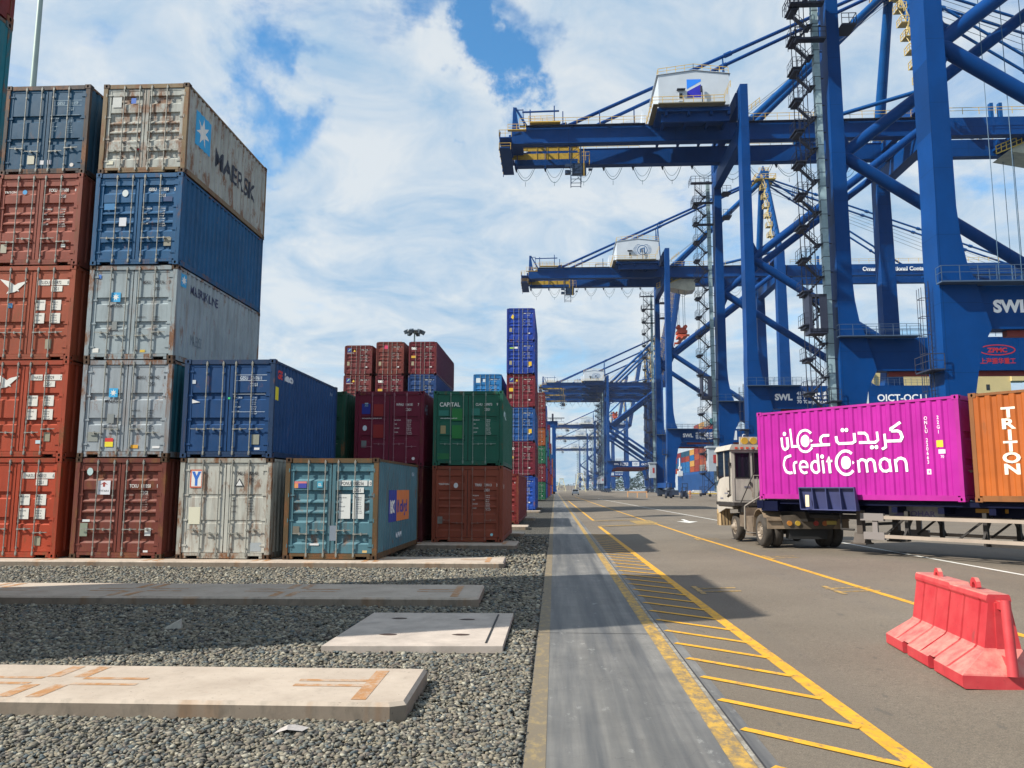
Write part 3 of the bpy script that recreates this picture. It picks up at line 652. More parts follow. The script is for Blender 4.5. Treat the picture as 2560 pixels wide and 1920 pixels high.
e=C1(1,2,(.36,.43,.46),'cleaner light grey container directly under the mid blue one in the second stack',rust=.45,style='A',dirt=.7); front_labels(e,'MSKU','790 236','3',mat=TK,yw=.44); maersk_badge(e,-.46,H*.66,.26); plate(e,-.52,.80,.14,.24,(.20,.22,.22)); sticker(e,-.98,H*.86,.08,.11,(.03,.15,.5)); sticker(e,-1.0,.20,.16,.12,(.7,.7,.66)); sticker(e,.30,.20,.14,.07,(.6,.42,.05)); marks(e,H,[mv(text('maerskline.com',.07,1,.01),-.62,H*.30)],TK)
side_mark([rect(.25,H*.80,.62,H*.80+.36)],6.058,H,e,'blue_panel',MBLUE); side_mark([mv(text('MAERSK LINE',.36,.86,.02),.85,H*.77)],6.058,H,e,'side_lettering',flat((.03,.04,.10)))
side_mark([mv(text('MAERSK',.42,.5,.0),1.0,H*.22)],6.058,H,e,'ghost_lettering',flat((.13,.17,.20)))
bm=star(.44,H*.80+.18,.14); side_mark([bm],6.058,H+.0,e,'white_star',TW).location.x+=.003
e=C1(1,3,(.006,.105,.26),'mid blue container with ribbed doors, between the two light grey ones of the second stack',rust=.12,style='B',dirt=.7); front_labels(e,'GESU','233058','3'); front_marks(H,{('round_label',flat((.6,.66,.66)),.0295):[disc(-.38,H*.78,.085,ry=.10)]},e); sticker(e,-.50,H*.42,.2,.24,(.62,.64,.68)); plate(e,.78,.52,.2,.24,(.26,.25,.20)); sticker(e,-.95,H*.60,.3,.18,(.01,.16,.38),'repair_patch'); sticker(e,.70,H*.80-.3,.25,.14,(.012,.05,.15),'repair_patch')
e=C1(1,4,(.47,.49,.45),'rusty pale grey container with a large star panel, topmost of the second stack',rust=.85,style='B',dirt=.8,frame=paint((.24,.17,.09),.9,.6,1)); front_labels(e,'MSKU','408 713','3',mat=TK); sticker(e,-.42,H*.78,.14,.16,(.03,.13,.5)); sticker(e,-.95,H*.74,.26,.3,(.5,.52,.5)); marks(e,H,[mv(text('maerskline.com',.07,1,.01),-.60,H*.33)],TK); sticker(e,-1.0,.26,.18,.1,(.66,.64,.5)); sticker(e,-.2,.66,.1,.05,(.4,.03,.03))
side_mark([rect(.55,H*.42,1.55,H*.42+1.0)],6.058,H,e,'blue_panel',MBLUE); side_mark([mv(text('MAERSK',.80,1.10,.015),1.9,H*.38)],6.058,H,e,'side_lettering',flat((.018,.022,.04))); side_mark([star(1.05,H*.42+.5,.42)],6.058,H,e,'white_star',TW).location.x+=.003
# column 2
e=C1(2,0,(.52,.52,.46),'dirty white container with a blue forked emblem, under the big blue container',rust=.62,style='F',dirt=.75,doorc=(.60,.60,.54)); front_labels(e,'YMLU','303640','1',mat=TK,zt=.83,yw=.62)
x0,z0=-.95,H*.70
front_marks(H,{('emblem_panel',flat((.55,.12,.06)),.0306):[rect(x0,z0,x0+.33,z0+.47)],('emblem_field',flat((.75,.74,.70)),.0300):[rect(x0+.035,z0+.035,x0+.295,z0+.435)],('emblem',flat((.02,.14,.55)),.0292):[([(x0+.04,z0+.42),(x0+.12,z0+.42),(x0+.165,z0+.31),(x0+.21,z0+.42),(x0+.29,z0+.42),(x0+.20,z0+.22),(x0+.20,z0+.05),(x0+.13,z0+.05),(x0+.13,z0+.22)],[(0,1,2,8),(2,3,4,5),(5,6,7,8),(2,5,8)])]},e)
front_marks(H,{('warning_triangle',TK,.0300):[([(.24,H*.715),(.48,H*.715),(.36,H*.715+.21)],[(0,1,2)])],('triangle_field',flat((.72,.72,.7)),.0292):[([(.275,H*.715+.02),(.445,H*.715+.02),(.36,H*.715+.17)],[(0,1,2)])]},e)
plate(e,-.90,.95,.22,.32,(.16,.13,.08)); sticker(e,-.94,.88,.30,.44,(.66,.64,.5),'pale_patch'); sticker(e,.72,.20,.28,.22,(.34,.38,.40),'repair_patch')
e=C1(2,1,(.005,.062,.20),'large plain blue container standing on the dirty white one',rust=.08,style='A',dirt=.35,frame=paint((.012,.045,.12),.3,.4,2)); marks(e,H,numbers(H,'GESU','3747611','',zt=.79)+weights(H,.60,s=.045)+[rect(.14,H*.79-.03,1.0,H*.79-.02),rect(.14,H*.79+.12,1.0,H*.79+.13),rect(.10,H*.64,.98,H*.64+.008),rect(.10,H*.46,.98,H*.46+.008)],flat((.62,.70,.78)))
plate(e,.66,.34,.2,.26,(.26,.27,.22)); front_marks(H,{('pennant',flat((.7,.7,.7)),.0295):[([(-.98,H*.55),(-.98,H*.59),(-.76,H*.56)],[(0,1,2)])],('sticker',flat((.05,.6,.2)),.0296):[rect(-.02,H*.59,.04,H*.61)]},e); sticker(e,.74,.20,.14,.06,(.7,.7,.7)); sticker(e,-1.0,H*.75,.09,.1,(.5,.55,.6))
side_mark([mv(text('GE',.30,1.05,.05),.28,H*.82)],6.058,H,e,'side_lettering',flat((.60,.03,.03))); side_mark([mv(text('Seaco',.30,1.05,.05),.80,H*.82)],6.058,H,e,'side_lettering',flat((.62,.66,.70))); side_mark([rect(.10,H*.59,.42,H*.59+.35)],6.058,H,e,'yellow_label',flat((.72,.62,.02)))
side_mark([mv(text('3747611',.13,.7,.01),5.2,H*.86)],6.058,H,e,'side_lettering',flat((.4,.5,.62)))
# column 3
e=C1(3,0,(.090,.215,.265),'faded teal blue container with an orange and blue panel on its side, front row',rust=.42,style='B',dirt=.55,frame=paint((.13,.085,.04),.9,.6,1)); marks(e,H,numbers(H,'PONU','008256','0',zt=.73),TK); 
front_marks(H,{('label_panel',flat((.66,.68,.66)),.0306):[rect(.20,H*.73-.02,.50,H*.73+.12),rect(.56,H*.73-.02,.93,H*.73+.12),rect(.96,H*.73-.02,1.04,H*.73+.12),rect(.56,H*.73-.20,.84,H*.73-.06),rect(.20,H*.40,.50,H*.64),rect(.56,H*.40,.86,H*.64)]},e); marks(e,H,weights(H,.60,x=.21,s=.042),TK)
front_marks(H,{('flag_sticker',flat((.05,.06,.35)),.0300):[rect(-.88,H*.70,-.66,H*.70+.17)],('flag_bar',flat((.72,.30,.12)),.0303):[rect(-.98,H*.70,-.88,H*.70+.17)],('flag_top',flat((.66,.20,.2)),.0295):[rect(-.98,H*.70+.12,-.66,H*.70+.17)]},e); sticker(e,-.38,H*.705,.14,.16,(.06,.35,.50)); marks(e,H,[mv(text('GL',.10,.8,.02,'CENTER'),-.31,H*.705+.04)],TW,y=.0288)
plate(e,-.98,.64,.17,.2,(.16,.15,.12)); sticker(e,-.55,.36,.26,.05,(.7,.7,.7)); sticker(e,.84,.18,.12,.06,(.6,.45,.2)); sticker(e,-.02,.48,.18,.38,(.20,.24,.30),'repair_patch')
side_mark([rect(1.5,H*.34,2.55,H*.34+.88)],6.058,H,e,'blue_panel',flat((.03,.05,.30))); side_mark([rect(2.55,H*.34,4.55,H*.34+.88)],6.058,H,e,'orange_panel',flat((.66,.20,.06)))
side_mark([mv(text('P&O',.5,.8,.03),1.58,H*.34+.25)],6.058,H,e,'side_lettering',TW).location.x+=.003; side_mark([mv(text('Nedlloyd',.5,.8,.02),2.66,H*.34+.25)],6.058,H,e,'side_lettering',flat((.03,.05,.30))).location.x+=.003
side_mark([mv(text('w.w.w',.32,1,.02),2.5,H*.16)],6.058,H,e,'side_lettering',flat((.7,.75,.78))); side_mark([mv(text('0082560',.16,.7,.02),4.9,H*.85)],6.058,H,e,'side_lettering',flat((.5,.6,.7)))
# stack behind the left edge of the frame (casts the near shadow)
SC=[RED,BRN,(.01,.17,.24),(.01,.19,.25),(.20,.022,.02)]
for i,c in enumerate(SC):
    e=container((-12.53+W/2+.02,7.34,stackz(i)),0,c,['red','brown','teal','teal blue','dark red'][i]+' container, '+['bottom','second','third','fourth','topmost'][i]+' of the tall stack cut by the left edge of the photo','containers in the nearest stack',style='B',rust=.3,detail=2)
# second row
G2='containers in the second row'
def C2(k,i,body,label,**kw): return container((KX(k)+jit(),27.42+jit(.03),stackz(i)),jit(.002),body,label,G2,**kw)
C2(2,0,GRN,'dark green container on the ground behind the big blue one',rust=.1,style='A'); C2(2,1,(.012,.085,.05),'dark green container beside the plain blue one, upper of its stack',rust=.1,style='A')
C2(3,0,(.11,.012,.016),'dark maroon container under the maroon one with a red patch',rust=.2,style='A')
e=C2(3,1,(.17,.007,.032),'maroon container with a bright red patch and blue label, left of the green one',rust=.03,style='A',dirt=.12,bars=plain('maroon_bar',(.26,.10,.13),.5)); front_labels(e,'WFHU','144181','7'); sticker(e,-.98,H*.69,.30,.36,(.010,.02,.24),'blue_label'); sticker(e,-.88,H*.79,.12,.13,(.35,.55,.7)); sticker(e,-.56,H*.66,.34,.42,(.26,.008,.006),'red_patch'); sticker(e,-.56,H*.37,.36,.46,(.26,.008,.006),'red_patch'); marks(e,H,[mv(text('www.waterfrontcontainer.com',.068,.85,.01),-1.0,H*.625)]); front_marks(H,{('round_label',flat((.6,.68,.75)),.0295):[disc(-.86,H*.50,.075,ry=.095)]},e); plate(e,-.97,.62,.18,.24,(.16,.18,.18)); front_marks(H,{('round_label',flat((.75,.7,.7)),.0293):[disc(.86,.24,.055)]},e)
side_mark([mv(text('144181',.5,.5,.02),.2,H*.7)],6.058,H,e,'side_lettering',flat((.25,.3,.4)))
e=C2(4,0,(.28,.060,.028),'rust red container with ribbed doors under the green one',rust=.08,style='B',dirt=.2,bars=plain('brown_bar',(.22,.10,.07),.5)); front_labels(e,'TRHU','309113','2',yw=.60,zt=.73); marks(e,H,[mv(text('TRITON',.085,1.2,.01),-1.0,H*.745)]); front_marks(H,{('round_label',flat((.6,.6,.6)),.0295):[disc(-.40,H*.74,.075,ry=.09)],('round_sticker',flat((.3,.6,.65)),.0293):[disc(.84,.26,.05)]},e); plate(e,-1.02,.62,.17,.24,(.2,.19,.17))
side_mark([mv(text('TRHU3091132',.2,.6,.02),.5,H*.70)],6.058,H,e,'side_lettering',flat((.6,.55,.5)))
e=C2(4,1,(.010,.13,.082),'green container with bright green patches on its doors',rust=.03,style='A',dirt=.25,bars=plain('green_bar',(.16,.24,.20),.5)); front_labels(e,'CLHU','389873','9'); marks(e,H,[mv(text('CAPITAL',.20,.92,.02),-1.0,H*.79),mv(text('www.capitalintermodal.com',.062,.85,.01),-.98,H*.625)]); 
sticker(e,-.56,H*.60,.36,.42,(.008,.17,.03),'green_patch'); sticker(e,-.56,H*.36,.36,.46,(.008,.17,.03),'green_patch'); sticker(e,-1.03,H*.665,.35,.19,(.015,.17,.13),'green_patch'); sticker(e,.12,H*.67,.28,.24,(.015,.17,.13),'green_patch'); plate(e,-.96,1.10,.18,.28,(.32,.26,.12)); sticker(e,-1.05,.22,.4,.2,(.008,.14,.04),'green_patch')
side_mark([mv(text('CAPITAL',.34,.9,.03),.7,H*.66)],6.058,H,e,'side_lettering',flat((.45,.6,.6)))
# single maroon and neighbours, 40 ft
HC=2.896; L40=12.192; G3='forty foot containers further back'
e=container((-4.30+W/2,41.6,Z0),0,(.20,.02,.022),'single maroon container on the gravel just behind the rust red one',G3,H=H,L=12.19,style='B',rust=.2); marks(e,H,numbers(H,'TGHU','477629','4'))
def pack(e,H,kind,c=TW):
    s=numbers(H,*{'tex':('TEXU','628190','1'),'blue':('CMAU','447213','6'),'sail':('TTNU','452738','9'),'t':('TLLU','462710','9')}[kind],iso='45G1',zt=.82)
    marks(e,H,s+weights(H,.64,s=.055),c)
    if kind=='tex': marks(e,H,[mv(text('tex',.36,.95,.05),-1.0,H*.76)]); sticker(e,-.99,H*.50,.42,.20,(.62,.36,.03))
    if kind=='sail': sticker(e,-.98,H*.76,.36,.38,(.02,.04,.22)); front_marks(H,{('sail_mark',flat((.25,.5,.35)),.0288):[([(-.94,H*.79),(-.80,H*.87),(-.66,H*.875),(-.78,H*.82)],[(0,1,2,3)])],('warning_triangle',flat((.75,.5,.04)),.029):[([(-.46,H*.78),(-.24,H*.78),(-.35,H*.85)],[(0,1,2)])]},e); marks(e,H,[rect(-.98,H*.73,-.4,H*.74)])
    plate(e,-.98,.80,.22,.34,(.32,.28,.18)); sticker(e,.60,.62,.2,.1,(.75,.7,.68))
G4='containers in the distant block'
def C4(x,i,z,body,label,H=HC,kind='t',style='B',L=L40,y=67.7,det=1,g=G4,**kw):
    e=container((x+W/2+jit(),y+jit(.05),z),jit(.001),body,label,g,H=H,L=L,style=style,rust=.08,dirt=.3,detail=det,cast=False,**kw)
    if kind: pack(e,H,kind)
    return e
pos=['lowest','second','third','fourth','fifth','topmost']
tc=[(CBL,'blue',None),((.17,.012,.03),'maroon','tex'),((.010,.085,.30),'mid blue','blue'),((.19,.016,.03),'crimson','sail'),((.010,.055,.36),'blue','blue'),((.010,.055,.38),'bright blue','blue')]
for i,(c,n,k) in enumerate(tc):
    e=C4(-4.10,i,Z0+i*HC,c,'%s container, %s of the tall tower beside the road'%(n,pos[i]),kind=k or 'blue')
    if i in (2,4): sticker(e,.66,.70,.28,.36,(.75,.46,.02))
    if i==5: front_marks(HC,{('yellow_emblem',flat((.78,.55,.03)),.029):[([(-.86,HC*.72),(-.70,HC*.66),(-.54,HC*.74),(-.70,HC*.81)],[(0,1,2,3)])]},e)
    if i==4: sticker(e,-.62,HC*.76,.36,.16,(.75,.75,.72)); sticker(e,-.95,HC*.76,.33,.12,(.30,.55,.05))
    if i==3: sticker(e,-1.0,HC*.48,.34,.30,(.72,.42,.02))
c1=[(MAR,'maroon','t'),(MAR,'maroon','t'),(BLU,'blue','blue'),((.17,.03,.03),'dull red','sail'),((.17,.03,.03),'dull red','sail')]
for n,(x,cs,w) in enumerate([(-18.25,c1,'leftmost'),(-15.45,[(MAR,'maroon','t'),(BLU,'blue','blue'),(MAR,'maroon','t'),((.15,.014,.024),'maroon','tex'),((.18,.035,.026),'brown red','t')],'middle'),(-12.62,[(MAR,'maroon','t'),(MAR,'maroon','tex'),(MAR,'maroon','t'),((.012,.055,.19),'dark blue','blue'),((.155,.014,.022),'maroon','tex')],'rightmost')]):
    z=Z0
    for i,(c,nm,k) in enumerate(cs):
        hh=H if (n==0 and i==4) else HC
        if n==0 and i==3: hh=HC
        e=C4(x,i,z-(.18 if n==0 and i==4 else 0)*0,c,'%s container, %s tier, %s of three distant maroon stacks'%(nm,pos[i] if i<4 else 'topmost',w),H=hh,kind=k if i>=2 else None); z+=hh
        if n==1 and i==4: sticker(e,-.5,hh*.78,.34,.3,(.6,.04,.12))
for i,(c,nm) in enumerate([(MAR,'maroon'),(BLU,'navy'),(MAR,'dark red'),((.02,.20,.50),'light blue')]):
    e=C4(-6.93,i,Z0+i*HC,c,'%s container, %s of the stack just left of the tall tower'%(nm,pos[i] if i<3 else 'topmost'),kind='blue' if i==3 else None)
    if i==3: sticker(e,-.98,HC*.74,.4,.4,(.6,.68,.72)); sticker(e,-.4,HC*.76,.22,.26,(.5,.6,.7))
# receding stacks beside the road
G5='containers stacked along the road far away'
PAL=[((.18,.014,.028),'crimson'),((.010,.13,.06),'green'),((.19,.03,.03),'red'),((.36,.09,.02),'orange'),((.01,.06,.28),'blue'),((.15,.012,.05),'magenta'),((.02,.15,.22),'teal'),((.25,.06,.04),'rust')]
ordr=['first','second','third','fourth','fifth','sixth','seventh','eighth','ninth','tenth']
rows=[(129,-3.93,[1,0,1,3,0,2],HC),(150,-3.85,[4,4,6,6,4,4],HC),(172,-3.7,[5,0,5,4,6],HC),(195,-3.5,[0,5,5,1,0,5],HC),(225,-3.3,[4,0,4,4,0],HC),(262,-3.0,[3,3,7,3],HC),(300,-2.6,[2,3,3,1,6],HC),(345,-2.4,[6,1,3,4],HC)]
for n,(y,x,cs,hh) in enumerate(rows):
    for i,k in enumerate(cs):
        c,nm=PAL[k]
        C4(x,i,Z0+i*hh,c,'%s container, %s tier of the %s stack beyond the tall tower'%(nm,['lowest','second','third','fourth','fifth','sixth'][i],ordr[n]),kind='t' if n==0 else None,y=y,det=1 if n==0 else 0,g=G5)
# the two on the trailer
pa=math.atan2(.618,.786)
TR=(11.25,21.55)
HP=2.72; LP=6.24
e=container((TR[0],TR[1],1.675),pa,(.44,.008,.31),'bright pink container with large white two script lettering on the trailer','containers on the trailer',H=2.72,L=6.24,style='A',rust=.0,dirt=.08,frame=paint((.44,.015,.29),.05,.2,1,name='pink_frame'))
# lettering drawn as strokes, measured along the wall (u) and up (v)
def U(x,y):   # photo zoom pixels -> wall metres
    u0=(x+322)/2640.0; 
    u=u0*5.58+0.02
    s=1+.235*(u0-.5)              # perspective growth along the wall
    top=330-.0895*(x)*1.0; bot=1560+.0085*x
    v=.235+(bot-y)/(bot-top)*2.37
    return (.975*u-.05, v)
def US(pts,w,closed=False): return stroke([U(*p) for p in pts],w,closed)
S=[]; wd=.080
# credit
S+= [US([(275,985),(235,993),(180,1020),(150,1080),(142,1140),(158,1200),(190,1245),(235,1265),(288,1258)],wd)]
S+= [US([(330,1278),(318,1150),(325,1110),(345,1092),(372,1090)],wd*.9)]
S+= [US([(412,1168),(560,1168)],wd*.8),US([(548,1178),(542,1130),(515,1090),(478,1078),(440,1092),(415,1140),(418,1190),(445,1240),(490,1265),(535,1250)],wd*.9)]
S+= [US([(735,1120),(700,1085),(660,1075),(625,1100),(608,1150),(615,1205),(645,1250),(690,1262),(730,1235)],wd*.9),US([(716,955),(732,1240)],wd*.9)]
S+= [US([(788,1060),(804,1270)],wd*.95)]; d=disc(*U(786,1000),.062,16); S.append(d)
S+= [US([(890,1030),(903,1268)],wd*.95),US([(862,1072),(942,1072)],wd*.8),([U(845,1092),U(872,1092),U(912,1050),U(895,990)],[(0,1,2,3)])]
ox,oy=U(1152,1100); S+= [stroke(arc(ox,oy,.30,48,318,26,ry=.335),wd),disc(ox,oy+.0,.155,24,.185),([U(1252,1068),U(1285,1098),U(1255,1128)],[(0,1,2)])]
S+= [US([(1335,1060),(1345,1258)],wd*.95),US([(1335,1100),(1375,1055),(1405,1050),(1440,1068),(1452,1105),(1462,1258)],wd*.9),US([(1450,1105),(1490,1050),(1530,1045),(1560,1070),(1570,1110),(1580,1255)],wd*.9)]
S+= [US([(1790,1110),(1750,1050),(1710,1035),(1665,1065),(1648,1130),(1658,1190),(1690,1235),(1735,1240),(1790,1205)],wd*.9),US([(1782,1045),(1797,1250)],wd*.9)]
S+= [US([(1860,1045),(1872,1250)],wd*.95),US([(1862,1100),(1900,1042),(1945,1028),(1985,1050),(2003,1100),(2010,1248)],wd*.9)]
# arabic line
S+= [US([(118,695),(128,830),(150,875),(180,888),(212,870),(228,840),(218,690)],wd),disc(*U(178,635),.062,16)]
S+= [US([(277,552),(300,838),(430,832)],wd*.95),US([(615,822),(920,805)],wd)]
ax_,ay=U(525,748); S+= [stroke(arc(ax_,ay,.29,45,400-360+320,2,ry=.33),.01) if 0 else stroke(arc(ax_,ay,.275,42,322,26,ry=.325),wd*.9),disc(ax_,ay,.15,24,.185),([U(612,712),U(648,742),U(615,775)],[(0,1,2)])]
S+= [US([(915,655),(820,660),(780,690),(770,740),(790,810)],wd*.95)]
S+= [US([(1022,672),(1032,760),(1060,792),(1270,782),(1305,755),(1298,620)],wd*.95),disc(*U(1128,572),.058,16),disc(*U(1184,570),.058,16)]
S+= [US([(1350,622),(1450,622),(1490,660),(1505,765)],wd*.95),US([(1365,775),(1600,772),(1640,735),(1630,600)],wd*.95),disc(*U(1550,852),.058,16),disc(*U(1612,850),.058,16)]
S+= [US([(1732,635),(1742,850),(1690,885)],wd*.9),US([(1742,755),(1950,750),(1975,690),(1955,610),(1920,590),(1830,592)],wd*.95),US([(1825,590),(1830,550),(1965,450)],wd*.95)]
o=side_mark(S,LP,HP,e,'side_lettering',plain('bright_white',(.86,.86,.86),.5),right=False)
# vertical number column
vs=[]
for j,ch in enumerate('ONLU 220663'): 
    if ch!=' ': vs.append(mv(text(ch,.13,.95,.02,'CENTER'),5.36,2.13-j*.115))
for j,ch in enumerate('22G1'): vs.append(mv(text(ch,.13,.95,.02,'CENTER'),5.68,2.13-j*.125))
vs.append(mv(text('70',.10,.9,.02,'CENTER'),5.74,1.12)); 
side_mark(vs,LP,HP,e,'side_lettering',plain('number_white',(.80,.66,.76)),right=False)
side_mark([rect(5.60,1.40,5.78,1.58)],LP,HP,e,'yellow_label',flat((.78,.5,.03)),right=False); side_mark([rect(5.64,1.23,5.82,1.34),rect(5.31,.70,5.43,.84)],LP,HP,e,'white_label',flat((.75,.6,.72)),right=False)
side_mark([mv(text('4',.12,.9,.02,'CENTER'),5.37,.73)],LP,HP,e,'side_lettering',flat((.5,.02,.3)),right=False).location.x-=.003
d=(.618,-.786); LO=6.24+.24
e=container((TR[0]+d[0]*LO,TR[1]+d[1]*LO,1.675),pa,(.46,.115,.016),'orange container with vertical white lettering behind the pink one on the trailer','containers on the trailer',H=2.72,L=6.24,style='B',rust=.15,dirt=.3,frame=paint((.26,.10,.03),.5,.5,1))
vs=[]
for j,ch in enumerate('TRITON'): vs.append(mv(text(ch,.345,1.45,.035,'CENTER'),.90,2.06-j*.275))
side_mark(vs,LP,HP,e,'side_lettering',plain('cream_white',(.80,.74,.62)),right=False)
#@@CRANES
# ---------------- ship to shore cranes ----------------
XB=28.6; VF=23.4      # landside leg edge, offset of the far frame
def crane_master():
    root=empty('quay_crane')
    def part(name,mb,mat,parent=root,org=None,**k):
        me=mb.mesh(name,**k); o_=Vector(org) if org else Vector((XB,0,0)); me.transform(Matrix.Translation(-o_))
        for m in (mat if isinstance(mat,(list,tuple)) else [mat]): me.materials.append(m)
        o=bpy.data.objects.new(name,me); col.objects.link(o); o.parent=parent
        o.location=(o_-Vector((XB,0,0))) if parent is root else (0,0,0)
        return o
    T=2.4
    lpoly=[(28.25,3.6),(28.45,17),(28.7,64.2),(30.05,64.2),(30.05,23),(30.2,20.8),(30.55,18.6),(31.1,17.1),(31.98,13.7),(31.1,12.1),(30.5,8.9),(30.15,3.6)]
    wpoly=[(60.15,3.6),(59.95,17),(59.6,64),(57.4,64),(57.1,23),(56.9,20.8),(56.5,18.6),(55.9,17.1),(55.0,13.7),(55.9,12.1),(56.6,8.9),(57.0,3.6)]
    for v in (0,VF-T):
        for poly in (lpoly,wpoly):
            # split concave outline into convex strips
            mb=MB(); 
            n=len(poly)
            if poly is lpoly: left=[(28.25,3.6),(28.35,8.9),(28.4,12.1),(28.42,13.7),(28.45,17.1),(28.46,18.6),(28.47,20.8),(28.55,23),(28.9,64.2)]; right=[(30.15,3.6),(30.5,8.9),(31.1,12.1),(31.98,13.7),(31.1,17.1),(30.55,18.6),(30.2,20.8),(30.05,23),(30.05,64.2)]
            else: right=[(60.15,3.6),(60.1,8.9),(60.05,12.1),(60.0,13.7),(59.95,17.1),(59.93,18.6),(59.9,20.8),(59.88,23),(59.5,64)]; left=[(57.0,3.6),(56.6,8.9),(55.9,12.1),(55.0,13.7),(55.9,17.1),(56.5,18.6),(56.9,20.8),(57.1,23),(57.4,64)]
            m=len(left); vs=[]
            for (a,z),(b,_) in zip(left,right): vs+=[(a,v,z),(b,v,z),(b,v+T,z),(a,v+T,z)]
            fs=[(0,3,2,1),tuple(4*(m-1)+i for i in range(4))]
            for i in range(m-1):
                for j in range(4): fs.append((4*i+j,4*i+(j+1)%4,4*i+4+(j+1)%4,4*i+4+j))
            mb.add(vs,fs); part('leg',mb,NAVY)
        mb=MB(); mb.box(31.2,v+.45,13.72,55.8,v+T-.45,17.08); mb.add([(31.05,v+.45,17.08),(31.2,v+.45,17.08),(31.2,v+.45,13.72),(31.9,v+.45,13.72)],[(0,1,2,3)]) if 0 else None
        part('portal_beam',mb,NAVY)
        mb=MB(); mb.rail([(30.6,v+.3,17.12),(57,v+.3,17.12)],1.1,1.6,.02); mb.rail([(30.6,v+T-.3,17.12),(57,v+T-.3,17.12)],1.1,1.6,.02); mb.box(28.2,v-.9,16.98,31.2,v-.02,17.08); mb.rail([(28.2,v-.05,17.1),(28.2,v-.9,17.1),(36,v-.9,17.1)],1.1,1.3,.022); mb.box(31.2,v-.9,16.98,36,v+.4,17.08)
        part('portal_railing',mb,plain('blue_rail',(.05,.09,.16),.5))
        mb=MB(); mb.box(33.5,v+.9,13.25,53.5,v+1.5,13.70); part('red_underbeam',mb,plain('red_oxide',(.20,.02,.015),.6))
        # ladder with cage on the landside leg
        mb=MB(); yl=v+.95
        for dy in (0,.5): mb.bar((28.05,yl+dy,4),(28.05,yl+dy,17.5),.05)
        for i in range(44): mb.bar((28.05,yl,4.2+i*.3),(28.05,yl+.5,4.2+i*.3),.03)
        for i in range(9):
            z=5+i*1.4; mb.bar((28.0,yl-.12,z),(27.45,yl-.12,z),.04);mb.bar((27.45,yl-.12,z),(27.45,yl+.62,z),.04);mb.bar((27.45,yl+.62,z),(28.0,yl+.62,z),.04)
        for dy in (-.12,.25,.62): mb.bar((27.45,yl+dy,5),(27.45,yl+dy,17),.03)
        mb.box(27.3,v-.3,10.6,28.3,v+2.2,10.7); mb.rail([(28.3,v-.3,10.7),(27.3,v-.3,10.7),(27.3,v+2.2,10.7)],1.1,1.2,.025)
        part('ladder',mb,STAIR)
        # braces
        yc=v+T/2; node=(30.1,yc,36.6)
        for q,r in (((57.4,yc,57.6),.62),((57.0,yc,18.2),.62)):
            mb=MB(); mb.tube(node,q,r,16); part('brace',mb,NAVY)
        mb=MB(); mb.prism([(30.0,33.6),(30.9,35.6),(30.9,37.9),(30.0,39.9)],yc-.12,yc+.12); part('gusset',mb,NAVY)
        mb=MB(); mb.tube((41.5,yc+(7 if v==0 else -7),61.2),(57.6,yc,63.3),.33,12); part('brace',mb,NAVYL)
        # tower pipes up to the apex
        va=8.6 if v==0 else 12.0
        mb=MB(); mb.tube((58.5,yc,63.9),(57.6,va,86.5),.95,16,.75); part('apex_pipe',mb,NAVYL)
    for x0,x1,z0,z1,nm in ((28.72,30.0,55.4,57.9,'cross_beam'),(57.5,59.4,55.4,57.9,'cross_beam'),(28.72,30.0,61.6,64.0,'cross_beam'),(57.5,59.4,61.6,63.9,'cross_beam')):
        mb=MB(); mb.box(x0,2.42,z0,x1,VF-2.42,z1); part(nm,mb,NAVY)
    # girders
    YG=[(6.9,8.2),(15.3,16.6)]
    for a,b in YG:
        mb=MB(); s=[(-6.8,58.05),(-6.8,59.7),(-3.9,61.2),(61.9,61.2),(61.9,58.6),(30,58.05)]
        zb=58.25 if a<10 else 58.0; zt=61.15 if a<10 else 60.85
        mb.box(-4,a,zb+.2,61.8,b,zt); mb.prism([(-6.8,zb+.2),(-4,zb+.2),(-4,zt),(-6.8,zt-1.5)],a,b); mb.box(-6.8,a-.12,zb,61.8,b+.12,zb+.2); mb.box(-4,a-.1,zt,61.8,b+.1,zt+.06); part('girder',mb,NAVYL if 0 else NAVY)
        for yy in (a-.75,b+.75):
            pass
        yo=a-.85 if a<10 else b+.15
        mb=MB(); mb.box(-5.5,yo,61.0,15,yo+.7,61.08); mb.box(30.2,yo,61.0,61,yo+.7,61.08); part('walkway',mb,STAIR)
        ye=yo if a<10 else yo+.7
        mb=MB(); mb.rail([(-5.5,ye,61.1),(15.2,ye,61.1)],1.15,1.9,.03); mb.rail([(30.4,ye,61.1),(61,ye,61.1)],1.15,1.9,.03); part('railing',mb,YEL)
    for x in (-6.6,46,56): mb=MB(); mb.box(x,8.22,59.3,x+.7,15.28,60.6); part('tie_beam',mb,NAVY)
    # rear end platform
    mb=MB(); mb.box(-8.8,5.2,58.6,-6.82,16.6,58.75); mb.box(-8.8,5.2,56.9,-6.9,16.6,57.0)
    mb.box(-8.3,10,57.4,-7,12,58.2)
    for y in (5.3,8,11,14,16.4): mb.bar((-8.8,y,56.5),(-8.6,y,59.7),.12)
    part('rear_platform',mb,NAVY)
    mb=MB(); mb.rail([(-6.8,5.2,58.75),(-8.8,5.2,58.75),(-8.8,16.6,58.75),(-6.8,16.6,58.75)],1.2,1.3,.035); mb.rail([(-6.9,5.2,56.62),(-8.8,5.2,56.62),(-8.8,16.6,56.62)],1.1,1.3,.03); mb.rail([(-7.4,5.6,60.0),(-4.5,5.6,60.0)],1.1,1.2,.035); mb.box(-7.4,5.0,59.85,-4.4,5.7,59.95); mb.rail([(-4,5.9,61.25),(0,5.9,61.25)],1.3,1,.035); mb.box(-3.8,5.5,61.3,1.2,6.6,61.42)
    part('rear_railing',mb,YEL)
